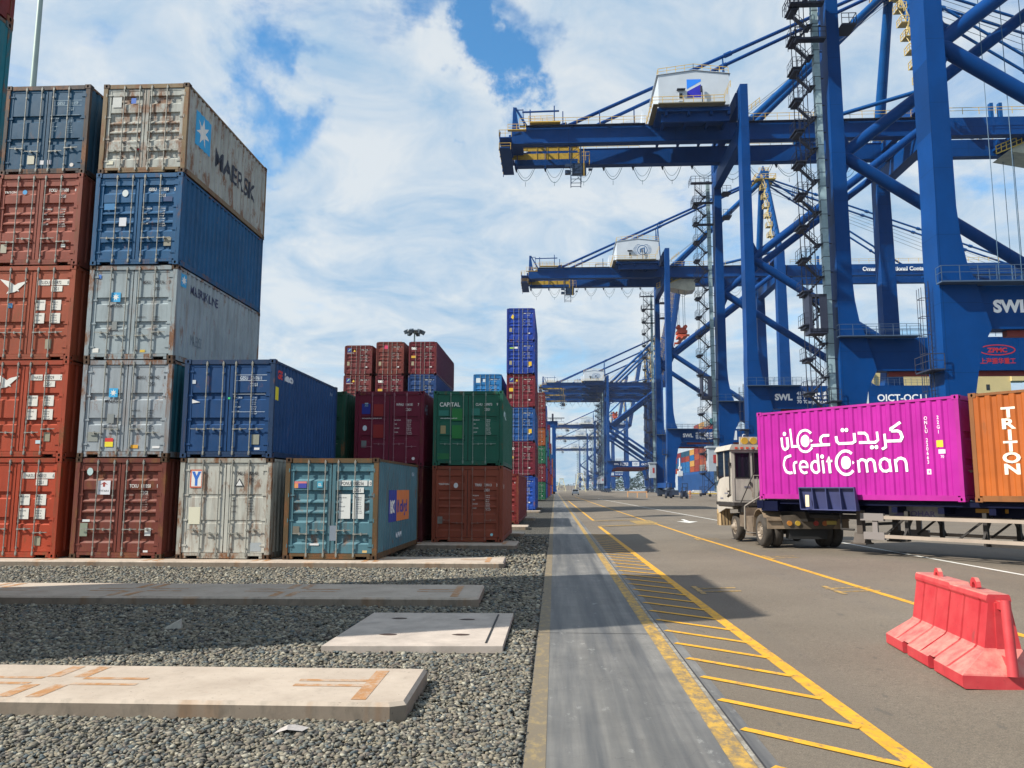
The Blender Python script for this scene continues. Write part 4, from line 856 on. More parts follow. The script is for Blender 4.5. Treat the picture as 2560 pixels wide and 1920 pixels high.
    mb=MB(); mb.prism([(-6.9,59.6),(-5.1,59.9),(-5.6,61.0),(-6.2,64.6),(-6.6,64.7),(-6.75,61.2)],6.9,7.6); mb.prism([(-6.3,64.6),(-6.1,64.7),(-3.9,60.9),(-4.3,60.9)],6.95,7.5); mb.prism([(-6.9,59.6),(-5.1,59.9),(-5.6,61.0),(-6.2,64.6),(-6.6,64.7),(-6.75,61.2)],14.5,15.2)
    mb.tube((-6.4,7,64.5),(-6.4,15,64.5),.2,8); mb.bar((-6.1,7.2,64.3),(-4.9,7.2,64.3),.12); mb.bar((-5.0,7.2,64.4),(-4.8,7.2,60.9),.12); mb.bar((-5.1,7.2,63.9),(1,7.2,64.0),.22); mb.bar((-3.8,7.2,61),(-3.8,7.2,64.3),.18); mb.bar((.2,7.2,61),(.2,7.2,64.9),.18)
    mb.box(-7.3,7.0,59.0,-5.1,14.8,59.9); part('rear_frame',mb,NAVY)
    mb=MB()
    for x in (1.6,7.6,13.2): mb.bar((x,6.2,61.1),(x,6.2,63.4),.16)
    for x in (-6.2,-1.4,2.8): mb.bar((x,13.0,56.4),(x,13.0,61.8),.12)
    part('floodlight_post',mb,NAVY)
    # maintenance panels, yellow mesh
    mb=MB(); 
    for z in (59.7,58.2):
        mb.box(-8.3,13.15,z,4.5,13.19,z+1.05)
        for i in range(8): mb.bar((-8.3+i*1.82,13.1,z-.1),(-8.3+i*1.82,13.1,z+1.2),.09)
    mb.bar((-8.3,13.1,60.4),(4.5,13.1,60.4),.07); mb.box(4.2,12.9,56.6,4.5,13.3,62.2); part('yellow_screen',mb,plain('yellow_screen',(.42,.27,.02),.7,0,.3,2))
    # hanging maintenance cage
    mb=MB()
    for x in (3.0,4.7): 
        for y in (12.0,13.6): mb.bar((x,y,53.2),(x,y,62.3),.13)
    for i in range(7): z=53.4+i*1.35; mb.bar((3.0,12,z),(4.7,12,z),.08); mb.bar((3.0,12,z),(4.7,12,z+1.3),.06); mb.bar((3,13.6,z),(4.7,13.6,z),.08)
    mb.box(3.2,12.2,55.2,5.6,13.4,57.0); mb.box(2.0,12.6,55.4,2.9,13.4,56.0); mb.box(2.0,12.6,56.6,2.9,13.4,57.1); mb.box(6.0,12.8,56.0,6.6,13.2,56.3)
    part('inspection_cage',mb,plain('cage_blue',(.012,.04,.10),.5))
    mb=MB(); mb.rail([(4.8,12,57.4),(6.2,12,57.4),(6.2,14.4,57.4)],1.5,.7,.03,); mb.bar((5.2,12,54.6),(5.2,12,60.5),.1); part('cage_railing',mb,YEL)
    # machinery house
    hp=[(16.5,61.35),(27.45,61.35),(27.45,66.35),(22,67.05),(16.5,66.4)]
    mb=MB(); mb.prism(hp,.9,13.5); part('machinery_house',mb,HOUSE)
    h=root.children[-1]
    mb=MB(); mb.prism([(16.2,66.38),(22,67.1),(27.7,66.4),(27.7,66.46),(22,67.18),(16.2,66.48)],.75,13.65); part('roof_edge',mb,HOUSE,h,org=(XB,0,0))
    mb=MB(); mb.box(19.6,.84,62.0,20.3,.9,63.5); part('door',mb,HOUSE,h,org=(XB,0,0)); mb=MB(); mb.box(19.7,.80,62.5,20.2,.838,63.3); part('window',mb,GLASS,h,org=(XB,0,0))
    mb=MB(); mb.box(19.3,.3,63.78,20.6,.9,63.88); mb.bar((23.2,.5,61.5),(23.2,.5,63.8),.12); mb.box(22.9,.3,63.3,23.2,.6,64.2); part('canopy',mb,STAIR,h,org=(XB,0,0))
    mb=MB(); mb.box(16.3,-.25,61.15,26.6,.88,61.3); mb.box(15.5,-.25,61.02,16.3,13.5,61.1); part('walkway',mb,plain('walk_grey_yellow',(.16,.14,.08),.6),h,org=(XB,0,0))
    mb=MB(); mb.rail([(15.4,13.5,61.1),(15.4,-.2,61.15),(26.4,-.2,61.3),(27.4,-.2,63.6)],1.1,1.5,.035); mb.rail([(16.5,.95,66.4),(22,.95,67.1),(27.4,.95,66.4)],1.1,1.45,.035); mb.rail([(16.5,1,66.4),(16.5,13.4,66.4)],1.1,2.2,.035); part('railing',mb,YEL,h,org=(XB,0,0))
    mb=MB(); mb.box(15.0,8.6,61.3,16.4,13,65.0); mb.box(11.6,10.5,61.3,14.4,13.6,63.2); mb.prism([(11.4,63.2),(13,63.7),(14.6,63.2)],10.4,13.7); part('annex_house',mb,HOUSE,h,org=(XB,0,0))
    mb=MB(); mb.box(16.3,1.2,60.6,27.6,13.4,61.13); mb.box(17,2,59.2,27.6,2.5,60.6); 
    for x in (17.5,21,24.5,27.2): mb.box(x,1.3,60.0,x+.4,13.2,60.6)
    part('house_floor',mb,NAVY,h,org=(XB,0,0))
    # main stays
    for v in (8.2,13.4):
        va=9.2 if v<10 else 11.4
        mb=MB(); a=Vector((1.2,v,61.3)); b=Vector((57.2,va,86.8)); mb.tube(a,b,.30,12); 
        c_=a.lerp(b,.49); d_=a.lerp(b,.51); mb.tube(c_,d_,.42,10); part('back_stay',mb,NAVY)
        mb=MB(); mb.prism([(.2,61.2),(2.6,61.2),(2.2,62.4),(1.4,62.2)],v-.2,v+.2); part('stay_bracket',mb,NAVY)
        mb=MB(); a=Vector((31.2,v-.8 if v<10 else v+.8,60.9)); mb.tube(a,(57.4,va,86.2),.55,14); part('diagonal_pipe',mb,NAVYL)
        mb=MB(); t=(28.3-1.2)/56.0; p=Vector((1.2,v,61.3)).lerp(Vector((57.2,va,86.8)),t); mb.tube((28.9,v,62.4),p,.17,8,.10); mb.tube((27.9,v-.4 ,62.4),p,.12,8,.08); part('stay_post',mb,NAVYL)
    mb=MB(); mb.rail([(30.4,5.7,61.1),(30.4,8,61.1)],1.1,.9,.04); mb.rail([(31.5,6.2,62.4),(33.5,6.2,64.0)],1.0,.8,.04); part('stair_railing',mb,YEL)
    mb=MB()
    for v in (9.6,11): 
        for t_ in (0,2.2): mb.tube((30+t_,v,62.5),(57,v,84+t_*.6),.045,5)
    part('hoist_rope',mb,plain('wire_rope',(.10,.11,.13),.5))
    # apex head
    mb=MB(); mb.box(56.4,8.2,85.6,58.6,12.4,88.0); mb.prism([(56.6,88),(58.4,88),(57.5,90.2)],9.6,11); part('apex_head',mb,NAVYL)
    mb=MB(); mb.rail([(54.8,7.2,85.6),(60.2,7.2,85.6),(60.2,13.4,85.6),(54.8,13.4,85.6),(54.8,7.2,85.6)],1.2,1.3,.05); mb.box(54.8,7.2,85.4,60.2,13.4,85.55); mb.rail([(56.2,9,88),(58.8,9,88),(58.8,11.5,88)],1.2,1,.05); part('apex_platform',mb,YEL)
    # zigzag stairs on the apex tower
    mb=MB()
    for i in range(7):
        z=64.5+i*3.0; y=1.4+i*1.02
        mb.box(56.0,y-.9,z,57.4,y+.9,z+.12); mb.rail([(57.4,y-.9,z),(56.0,y-.9,z),(56.0,y+.9,z)],1.1,.9,.05)
        mb.bar((56.3 if i%2 else 57.2,y-.3,z),(57.2 if i%2 else 56.3,y+.5,z+3),.35,.10); mb.rail([(56.3 if i%2 else 57.2,y-.8,z),(57.2 if i%2 else 56.3,y-.6,z+3)],1.1,1.2,.05,mid=False)
    part('tower_stairs',mb,plain('pale_yellow_steel',(.55,.42,.16),.6,0,.3,3))
    # landside stair tower on the far leg
    mb=MB(); xa,xb=25.6,27.35; ya=VF-2.1; yb=VF-.7
    for x in (xa,(xa+xb)/2+.1): mb.bar((x,ya,1.2),(x,ya,57),.07); mb.bar((x,yb,1.2),(x,yb,57),.07)
    k=0; z=1.2; st=3.42
    while z<55:
        mb.box(xa-.6,ya-.6,z,xa+.45,yb+.1,z+.12); mb.box(xa-.4,ya-.4,z-.25,xa+.2,yb,z)
        mb.rail([(xa+.4,ya-.55,z+.12),(xa-.55,ya-.55,z+.12),(xa-.55,yb,z+.12)],1.1,.6,.018)
        mb.bar((xa+.1,ya+.2,z+.1),(xb,ya+.2,z+st/2),.5,.10); mb.bar((xb,yb-.2,z+st/2),(xa+.1,yb-.2,z+st),.5,.10)
        for i in range(7):
            t=i/7; mb.box(xa+.1+(xb-xa-.1)*t,ya-.05,z+.1+st/2*t,xa+.35+(xb-xa-.1)*t,ya+.45,z+.16+st/2*t)
        mb.rail([(xa+.1,ya-.1,z+.1),(xb,ya-.1,z+st/2)],1.0,.7,.022); mb.rail([(xb,yb,z+st/2),(xa+.1,yb,z+st)],1.0,.7,.022)
        mb.box(xb-.5,ya-.1,z+st/2-.06,xb+.1,yb+.1,z+st/2)
        for zz in (z+st*.33,z+st*.66): mb.bar((xa,ya,zz),(xa+.95,ya,zz),.045)
        z+=st
    part('stair_tower',mb,STAIR)
    mb=MB(); mb.box(27.5,VF-1.9,1.5,28.1,VF-1.2,57)
    part('lift_mast',mb,MAST)
    mb=MB()
    for i in range(38): mb.box(27.48,VF-1.92,1.5+i*1.5,28.12,VF-1.18,1.56+i*1.5)
    for i in range(19): mb.bar((27.9,VF-1.5,3+i*3),(28.5,VF-1.5,3+i*3),.1)
    part('mast_bracket',mb,STAIR)
    mb=MB(); x0,x1,y0,y1,z0,z1=25.5,27.28,VF-2.9,VF-1.2,17.6,21.4
    mb.box(x0,y0,z0,x1,y0+.05,z0+.3); mb.box(x0,y0,z1-.3,x1,y0+.05,z1); mb.box(x0,y0,z0,x0+.3,y0+.05,z1); mb.box(x1-.75,y0,z0,x1,y0+.05,z1); mb.box(x0+.62,y0,z0,x0+.75,y0+.05,z1)
    mb.box(x0,y0+.05,z0,x0+.05,y1,z1); mb.box(x0,y0+.05,z1-.1,x1,y1,z1); mb.box(x0,y0+.05,z0-.2,x1,y1,z0); mb.box(x1-.1,y0+.05,z0,x1,y1,z1); part('lift_cabin',mb,STAIR)
    # platforms near the top of the far leg
    mb=MB(); 
    for z,x0_ in ((48.5,25.3),(52.5,24.9),(56.2,24.6)): mb=MB(); mb.box(x0_,VF-3.3,z,28.4,VF-2.45,z+.2); mb.rail([(28.4,VF-3.3,z+.2),(x0_,VF-3.3,z+.2),(x0_,VF-.5,z+.2)],1.1,.8,.03); part('upper_platform',mb,STAIR)
    mb=MB(); mb.box(30.1,VF-3.2,50,31.6,VF-1.0,50.2); mb.box(30.1,VF-3.2,54.4,31.6,VF-1,54.6); mb.rail([(30.1,VF-3.2,50.2),(31.6,VF-3.2,50.2),(31.6,VF-1,50.2)],1.1,.7,.03); mb.rail([(30.1,VF-3.2,54.6),(31.6,VF-3.2,54.6)],1.1,.7,.03); part('upper_platform',mb,STAIR)
    # festoon cables under the far girder
    mb=MB()
    def fest(x0,x1,y,z0,sag,n=9,r=.045):
        p=None
        for i in range(n+1):
            t=i/n; q=Vector((x0+(x1-x0)*t,y,z0-sag*4*t*(1-t)))
            if p is not None: mb.tube(p,q,r,5,caps=False)
            p=q
    x=-6.5; i=0
    while x<56:
        w_=3.2 if i<6 else 4.2; fest(x,x+w_,16.0,57.7,2.6 if i%3 else 2.2); fest(x+.3,x+w_-.3,16.2,57.7,1.6,r=.03); mb.bar((x+w_/2,16,55.3),(x+w_/2,16,54.5),.06); x+=w_+(1.9 if i<6 else .6); i+=1
    part('festoon_cable',mb,plain('cable_teal',(.02,.10,.13),.5))
    mb=MB(); x=-6.5;i=0
    while x<56: mb.prism([(x-.25,57.75),(x+.25,57.75),(x+.05,57.1),(x-.05,57.1)],15.9,16.1); x+=(3.2+1.9) if i<6 else 4.8; i+=1
    part('cable_trolley',mb,STAIR)
    # travelling gear
    bog=plain('bogie_dark',(.02,.035,.07),.6,0,.3,1)
    for x in (29.2,58.6):
        mb=MB(); mb.box(x-.8,-1.5,2.3,x+.8,VF+1.5,3.6); part('sill_beam',mb,NAVY)
        for y in (0.6,VF-.6):
            mb=MB(); mb.prism([(y-3.6,1.5),(y+3.6,1.5),(y+1,2.4),(y-1,2.4)],x-.5,x+.5,'x')
            for s in (-1.9,1.9): mb.prism([(y+s-1.7,.8),(y+s+1.7,.8),(y+s+.5,1.6),(y+s-.5,1.6)],x-.6,x+.6,'x')
            for s in (-3.0,-1.9,-.8,.8,1.9,3.0): mb.tube((x-.25,y+s,.34),(x+.25,y+s,.34),.33,14)
            mb.box(x-1.2,y-4.4,.5,x+1.2,y-3.7,1.7); mb.box(x-1.3,y-2.6,.9,x-.7,y-.6,2.2)
            part('bogie',mb,bog)
    # electrical cabinet
    mb=MB(); mb.box(26.2,VF-3.4,5.0,27.9,VF-1.2,9.0); mb.box(26.0,VF-3.6,9.0,28.1,VF-1.0,9.3); part('electrical_cabin',mb,plain('cabin_grey',(.36,.42,.48),.6,0,.1,1))
    mb=MB(); mb.box(27.0,VF-3.46,6.4,27.5,VF-3.41,7.8); part('red_notice',mb,flat((.35,.04,.04)))
    # boom (origin at its hinge) with its forestays as sub-parts
    hinge=(61.9,0,59.6)
    bo=MB()
    for a,b in YG: bo.box(61.95,a,58.5,134,b,61.2); bo.box(61.95,a-.1,58.2,134,b+.1,58.5)
    for x in (64,76,88,100,112,124,133): bo.box(x,7.92,59,x+.7,14.18,60.6)
    b=part('boom',bo,NAVYL if 0 else NAVY,org=hinge)
    mb=MB()
    for yo in (5.75,16.3): mb.rail([(62.5,yo,61.2),(134,yo,61.2)],1.1,2.6,.035)
    part('boom_railing',mb,YEL,b,org=hinge)
    mb=MB()
    for x in (70,71.4,88): mb.box(x,6.9,61.2,x+.5,7.6,63.6+(2 if x==88 else 0)); mb.box(x+1,14.5,61.2,x+1.5,15.2,63.2)
    part('stay_lug',mb,NAVYL,b,org=hinge)
    return root
crm=crane_master()
def children_named(root,n): return [c for c in root.children if c.name.split('.')[0]==n]
def raise_boom(root,deg):
    for c in children_named(root,'boom'): c.rotation_euler.y=-R(deg)
def add_part(root,name,mb,mat,org=None,**k):
    me=mb.mesh(name,**k); me.transform(Matrix.Translation((-XB,0,0))); 
    for m in (mat if isinstance(mat,(list,tuple)) else [mat]): me.materials.append(m)
    o=bpy.data.objects.new(name,me); col.objects.link(o); o.parent=root; return o
def forestays(root):
    for y in (8.8,11.8):
        for x,z in ((93,61.3),(124,61.3)):
            mb=MB(); a=Vector((57.8,y,86.3)); b=Vector((x,y,z)); mb.tube(a,b,.24,8)
            for t in (.2,.4,.6,.8): mb.tube(a.lerp(b,t-.006),a.lerp(b,t+.006),.4,8)
            add_part(root,'forestay',mb,NAVYL)
    mb=MB()
    for i in range(5): mb.tube((58.5,9+i*.6,85.5-i*.5),(118-i*2,9+i*.6,61.4),.045,5)
    add_part(root,'hoist_rope',mb,plain('wire_rope',(.10,.11,.13),.5))
def portal_text(root,num,lead=None):
    w_=plain('crane_lettering',(.85,.87,.90),.5); mb=MB(); ux=(1,0,0);uz=(0,0,1); y=.45-.012
    put(mb,text('SWL',1.25,1.0,.05),(32.4,y,15.0),ux,uz)
    for i,(a,b_) in enumerate((('41 T','Single Lift'),('65 T','Twin Lift'),('70 T','Cargo Beam'))):
        put(mb,text(a,.66,1.05,.035,'RIGHT'),(36.9,y,15.75-i*.62),ux,uz); put(mb,text(b_,.66,.98,.035,'RIGHT'),(40.0,y,15.75-i*.62),ux,uz)
    if num: tv,tf=text(num,1.40,1,.022); wn=max(a for a,b in tv); put(mb,([(a*7.0/wn,b) for a,b in tv],tf),(47.15,y,14.8),ux,uz)
    add_part(root,'lettering',mb,w_,fix=False)
    mb=MB(); mb.box(42.2,.42,14.3,45.9,.445,16.6); add_part(root,'logo_panel',mb,plain('logo_panel_white',(.60,.66,.72),.5))
    mb=MB(); put(mb,stroke(arc(44.05,15.45,.72,0,360,24),.12),(0,.41,0),ux,uz)
    for i in range(6): 
        z=14.75+i*.28; put(mb,rect(42.7,z,43.2,z+.07),(0,.41,0),ux,uz); put(mb,rect(44.9,z,45.4,z+.07),(0,.41,0),ux,uz)
    put(mb,([(43.7,15.0),(43.9,15.0),(43.9,15.6),(44.25,15.75),(44.25,15.0),(44.45,15.0),(44.45,15.95),(43.7,15.7)],[(0,1,2,7),(2,3,6,7),(3,4,5,6)]),(0,.41,0),ux,uz)
    add_part(root,'logo',mb,plain('logo_blue',(.02,.10,.26),.5),fix=False)
def house_round(root):
    mb=MB(); ux=(1,0,0);uz=(0,0,1); c=(23.2,64.0)
    put(mb,stroke(arc(c[0],c[1],1.25,0,360,28),.2),(0,.885,0),ux,uz)
    for i in range(9):
        dz=-1.4+i*.35; e_=2.4*math.sqrt(max(0,1-(dz/1.75)**2)); i_=math.sqrt(max(0,1.5**2-dz*dz)) if abs(dz)<1.5 else 0
        put(mb,rect(c[0]-e_,c[1]+dz,c[0]-i_-.05,c[1]+dz+.12),(0,.885,0),ux,uz); put(mb,rect(c[0]+i_+.05,c[1]+dz,c[0]+e_,c[1]+dz+.12),(0,.885,0),ux,uz)
    put(mb,([(c[0]-.7,c[1]-.7),(c[0]-.4,c[1]-.7),(c[0]-.4,c[1]+.2),(c[0]+.3,c[1]+.4),(c[0]+.3,c[1]-.7),(c[0]+.65,c[1]-.7),(c[0]+.65,c[1]+.8),(c[0]-.7,c[1]+.35)],[(0,1,2,7),(2,3,6,7),(3,4,5,6)]),(0,.885,0),ux,uz)
    add_part(root,'round_logo',mb,plain('logo_blue',(.02,.10,.26),.5),fix=False)
def house_square(root):
    y=.885; mb=MB(); mb.add([(20.9,y,65.6),(23.1,y,65.6),(23.1,y,65.25),(20.9,y,64.0)],[(0,1,2,3)]); add_part(root,'logo_upper',mb,flat((.01,.22,.85)),fix=False)
    mb=MB(); mb.add([(20.93,y,63.6),(23.1,y,64.75),(23.1,y,62.6),(20.93,y,62.6)],[(0,1,2,3)]); add_part(root,'logo_lower',mb,flat((.01,.01,.42)),fix=False)
def trolley(root,x,with_ropes=None):
    cr=plain('trolley_cream',(.48,.46,.36),.6,0,.2,1)
    mb=MB(); mb.box(x-3,8.25,58.9,x+4,15.25,59.3); mb.box(x-3,7.95,59.3,x+4,8.5,60.4); mb.box(x-3,13.6,59.3,x+4,14.15,60.4); add_part(root,'trolley_frame',mb,NAVY)
    mb=MB(); mb.prism([(x-4.2,56.2),(x+2,54.9),(x+4,55.2),(x+4,58.2),(x-1,58.2)],8.6,13.4) ; add_part(root,'operator_cab',mb,cr)
    mb=MB(); mb.bar((x-6.3,8.3,55.6),(x+1,8.3,58.6),.16); mb.rail([(x-6.3,8.3,55.6),(x-2.2,8.3,57.3)],1.3,.9,.06); mb.rail([(x-4,8.3,58.3),(x+4,8.3,58.3)],1.0,.9,.05); add_part(root,'trolley_gallery',mb,YEL)
def ropes(root,xs,z1,z0,ys=(9.5,12.5),r=.05):
    mb=MB()
    for x in xs:
        for y in ys: mb.tube((x,y,z1),(x,y,z0),r,5)
    add_part(root,'hoist_rope',mb,plain('rope_blue',(.03,.10,.18),.5))
def spreader(x,yc,z,label):
    e=empty('spreader',(x,yc,z)); tag(e,label,'spreader','lifting spreaders hanging from the cranes')
    m=plain('spreader_orange',(.50,.075,.03),.6,0,.3,2)
    mb=MB(); mb.box(-1.1,-6.1,0,1.1,-5.7,.5); mb.box(-1.1,5.7,0,1.1,6.1,.5); mb.box(-.35,-5.7,.05,.35,5.7,.55); mb.box(-1.2,-2.2,.55,1.2,2.2,1.3); 
    for sx in (-1,1):
        for sy in (-6.05,5.95): mb.box(sx*1.1-.12,sy-.05,-.5,sx*1.1+.12,sy+.15,.0)
    mb.build('spreader_frame',m,e)
    mb=MB(); mb.box(-1.35,-1.6,1.7,1.35,1.6,2.5); mb.prism([(-1.2,2.5),(1.2,2.5),(.9,3.3),(-.9,3.3)],-1.2,1.2); 
    for sx in (-.9,.9): mb.tube((sx,-.4,3.5),(sx,.4,3.5),.55,14); mb.tube((sx,-1.5,3.5),(sx,-.9,3.5),.5,14)
    for sx in (-1,1): mb.tube((sx,-1,1.2),(sx*.8,-1,1.8),.12,6); mb.tube((sx,1,1.2),(sx*.8,1,1.8),.12,6)
    mb.build('headblock',m,e); return e
CR=[(59.0,0),(118.0,0),(203.0,0),(438.0,0),(470.0,.8),(503.0,1.5),(735.0,8),(905.0,8),(1180.0,8)]
CL=['nearest blue quay crane with a red oval mark on its far portal beam','second blue quay crane with a blue square emblem on its white machinery house','third blue quay crane, round emblem on its house and white lettering along its boom','fourth blue quay crane down the quay, its boom raised behind the tall container tower','fifth quay crane, standing close behind the fourth','sixth quay crane, third of the tight cluster down the quay','seventh quay crane down the quay, small with its white house below the others','eighth quay crane, very small near the road end','ninth and farthest quay crane, tiny at the end of the quay']
cranes=[]
for i,(y,dx) in enumerate(CR):
    c=crm if i==0 else copy_tree(crm)
    cranes.append(c)
for i,(c,(y,dx)) in enumerate(zip(cranes,CR)):
    c.location=(XB+dx,y,0); tag(c,CL[i],'crane','quay cranes in a row along the quay')
    if i<3: forestays(c)
    else: raise_boom(c,[0,0,0,81,79,78,80,79,80][i])
    portal_text(c,[None,'OICT-QC11','OICT-QC10','OICT-QC09','OICT-QC08',None,'OICT-QC107',None,None][i])
    if i==1: house_square(c)
    else: house_round(c)
# crane particulars
mb=MB(); rd=plain('red_lettering',(.42,.02,.03),.5); y=VF-2.4+.45-.012; ux=(1,0,0);uz=(0,0,1)
put(mb,stroke(arc(44.4,15.9,4.0,0,360,36,ry=.95),.16),(0,y,0),ux,uz) if 0 else None
cxz=43.9
put(mb,stroke(arc(cxz,15.75,1.72,0,360,36,ry=.50),.10),(0,y,0),ux,uz); put(mb,text('ZPMC',.62,1.15,.04,'CENTER'),(cxz,y,15.53),ux,uz); put(mb,text('上海振华重工',.62,.93,.02,'CENTER'),(cxz,y,14.42),ux,uz)
add_part(cranes[0],'red_lettering',mb,rd,fix=False)
trolley(cranes[0],47); ropes(cranes[0],(38.6,40.5,42.2,43.2,44.2,45.6,47.2,49),59,18.5,ys=(10.5,),r=.035)
trolley(cranes[1],77.5); ropes(cranes[1],(74.5,79),57,24)
trolley(cranes[2],34); ropes(cranes[2],(33.6,35.2),57,45.5,r=.06)
spreader(34.4,203+11,41.8,'orange spreader hanging on ropes under the third crane')
spreader(34,438+11,41,'small orange spreader hanging under the fourth crane')
mb=MB(); w_=plain('crane_lettering',(.70,.74,.80),.5)
mb=MB(); put(mb,text('Oman International Container Terminal',1.5,.98,.04),(81.5,6.6-.015,59.3),ux,uz); add_part(cranes[2],'boom_lettering',mb,w_,fix=False)
mb=MB(); put(mb,text("T'S",1.0,.8,.01),(44.4,.435,15.6),ux,uz)
# ---------------- yard crane ----------------
e=empty('yard_crane',(0,300,0)); tag(e,'dark blue rubber tyred yard crane leg straddling the far container stacks','crane')
mb=MB(); mb.box(-.9,0,1.6,.5,1.0,25.5); mb.box(-.9,9,1.6,.5,10,25.5); mb.build('leg',NAVY,e); mb=MB(); mb.box(-25,0,1.6,-23.6,1,25.5); mb.box(-25,9,1.6,-23.6,10,25.5); mb.build('leg',NAVY,e)
mb=MB(); mb.box(-25.5,.1,25.5,1.2,.9,27.3); mb.build('girder',NAVY,e); mb=MB(); mb.box(-25.5,9.1,25.5,1.2,9.9,27.3); mb.build('girder',NAVY,e)
mb=MB(); mb.box(-1.2,-2,.9,.8,12,1.7); mb.box(-25.2,-2,.9,-23.4,12,1.7); mb.build('sill_beam',NAVY,e)
mb=MB(); mb.rail([(-25.5,-.6,27.3),(2.6,-.6,27.3)],1.1,2,.06); mb.box(-2.4,-.6,28.2,3.8,-.3,28.5); mb.box(-1.0,-.5,27.3,-.3,1,30.0); mb.build('walkway',STAIR,e)
for y in (-1,1.2,8.6,11): 
    mb=MB(); mb.tube((-.6,y,.8),(.2,y,.8),.8,16); mb.build('wheel',black,e)
mb=MB(); mb.box(-8,2,22.5,-5,7,25.3); mb.build('operator_cab',STAIR,e)
# ---------------- floodlight masts ----------------
def mast(x,y,h,r,label):
    e=empty('floodlight_mast',(x,y,0)); tag(e,label,'light mast','tall floodlight masts in the container yard')
    mb=MB(); mb.tube((0,0,0),(0,0,h),r,14,r*.5); mb.build('pole',plain('mast_pole',(.30,.38,.36),.5,.3,.1,1),e)
    mb=MB(); mb.tube((0,0,h-.1),(0,0,h+.05),1.1,12); mb.tube((0,0,h-2.2),(0,0,h-2.1),.8,12)
    mb.build('head_frame',plain('head_grey',(.2,.22,.24),.5),e)
    for i in range(6):
        a=i*1.047+.3; mb=MB(); cx,cy=1.15*math.cos(a),1.15*math.sin(a); mb.bar((cx*.8,cy*.8,h),(cx*1.25,cy*1.25,h-.25),.5,.5); mb.build('floodlight',plain('lamp_dark',(.06,.08,.1),.3),e)
    for s in (-1,1):
        mb=MB(); mb.prism([(s*.2,h-2.2),(s*1.2,h-2.0),(s*1.1,h-2.5)],-.3,.3); mb.build('floodlight',plain('lamp_dark',(.06,.08,.1),.3),e)
mast(-29.0,40.5,36,.235,'tall grey green floodlight mast rising behind the leftmost container stack')
mast(-19.7,110,24.0,.2,'small floodlight mast with a cluster of lamps above the distant maroon stacks')
# ---------------- ships ----------------
hullb=crane_paint('hull_blue',(.012,.075,.25),.35)
e=empty('container_ship',(64,200,0)); tag(e,'container ship with a cream superstructure moored behind the nearest cranes','ship')
mb=MB(); pl=[(0,-60),(33,-60),(33,40),(26,60),(16,70),(6,60),(0,40)]
mb.prism(pl,-3.4,13,'z'); mb.build('hull',hullb,e)
cream=plain('ship_cream',(.58,.47,.22),.6,0,.1,.3)
mb=MB(); mb.box(3,-30,13,31,-15,26.4); mb.box(7,-29,26.4,22,-17,27.4) if 0 else None; mb.build('superstructure',cream,e)
mb=MB(); mb.prism([(-2.2,22.0),(3,19.0),(3,26.6),(-2.2,26.6)],-30.5,-27); mb.box(31,-30.5,24.5,35,-27,26.6); mb.build('bridge_wing',cream,e)
for x in (22.5,26,18): 
    for z in (17.5,22.6):
        mb=MB(); mb.box(x,-30.04,z,x+.7,-30.0,z+1.2); mb.build('window',GLASS,e)
mb=MB(); mb.rail([(3,-30,26.4),(31,-30,26.4)],1.1,2,.06); mb.rail([(-2,-31,21.2),(3,-31,21.2)],1.1,1,.06); mb.build('railing',flat((.7,.68,.55)),e)
mb=MB(); mb.tube((8.6,-24,26.4),(8.6,-24,37),.3,8,.15); mb.box(7.6,-24.3,33.5,9.6,-23.7,33.8); mb.box(8.0,-24.2,35.8,9.2,-23.8,36); mb.prism([(7.3,26.4),(9.9,26.4),(9.2,31.5),(7.9,31.5)],-26,-23); mb.build('mast',plain('mast_cream',(.62,.5,.15),.6),e)
mb=MB(); mb.box(9.4,-26.2,31,11.2,-26.1,32); mb.build('flag',flat((.5,.03,.04)),e)
mb=MB(); mb.box(24,-22,26.4,30,-16,29.5); mb.build('wheelhouse',plain('white_house',(.7,.7,.68)),e)
e=empty('container_ship',(64,360,0)); tag(e,'blue hulled container ship stacked with coloured boxes, seen under the third crane','ship')
mb=MB(); mb.prism([(0,-60),(33,-60),(33,60),(24,84),(16,92),(8,84),(0,62)],-3.4,8.8,'z'); mb.box(.3,-60,8.8,1,60,9.9); mb.build('hull',hullb,e)
mb=MB(); mb.box(.2,-72,6,30,-60.1,13); mb.box(0,-72,13,2,-60.1,18); mb.build('deck_house',crane_paint('hull_bright',(.012,.06,.42),.2),e)
mb=MB(); mb.tube((-1.2,46,8),(-1.2,46,17.5),.7,8,.3); mb.box(-2.4,45,8.5,0,47,11); mb.box(-2,45.4,12,-.4,46.6,13.2); mb.build('gangway_tower',plain('gangway_white',(.6,.62,.62)),e)
SP=[((.34,.06,.03),'red'),((.02,.10,.18),'dark teal'),((.62,.36,.10),'yellow'),((.015,.16,.42),'light blue'),((.30,.05,.04),'brick'),((.42,.10,.04),'orange'),((.25,.03,.04),'crimson'),((.35,.35,.33),'grey'),((.05,.22,.26),'teal')]
rng=random.Random(5)
lay=[[5,1,6,5],[6,3,3,6],[3,3,6,1],[3,3,0,1],[5,2,3,2],[4,4,5,4],[7,5,4,5],[5,5,0,5,8],[8,0,5,6,6],[1,0,5,8,5]]
cme={}
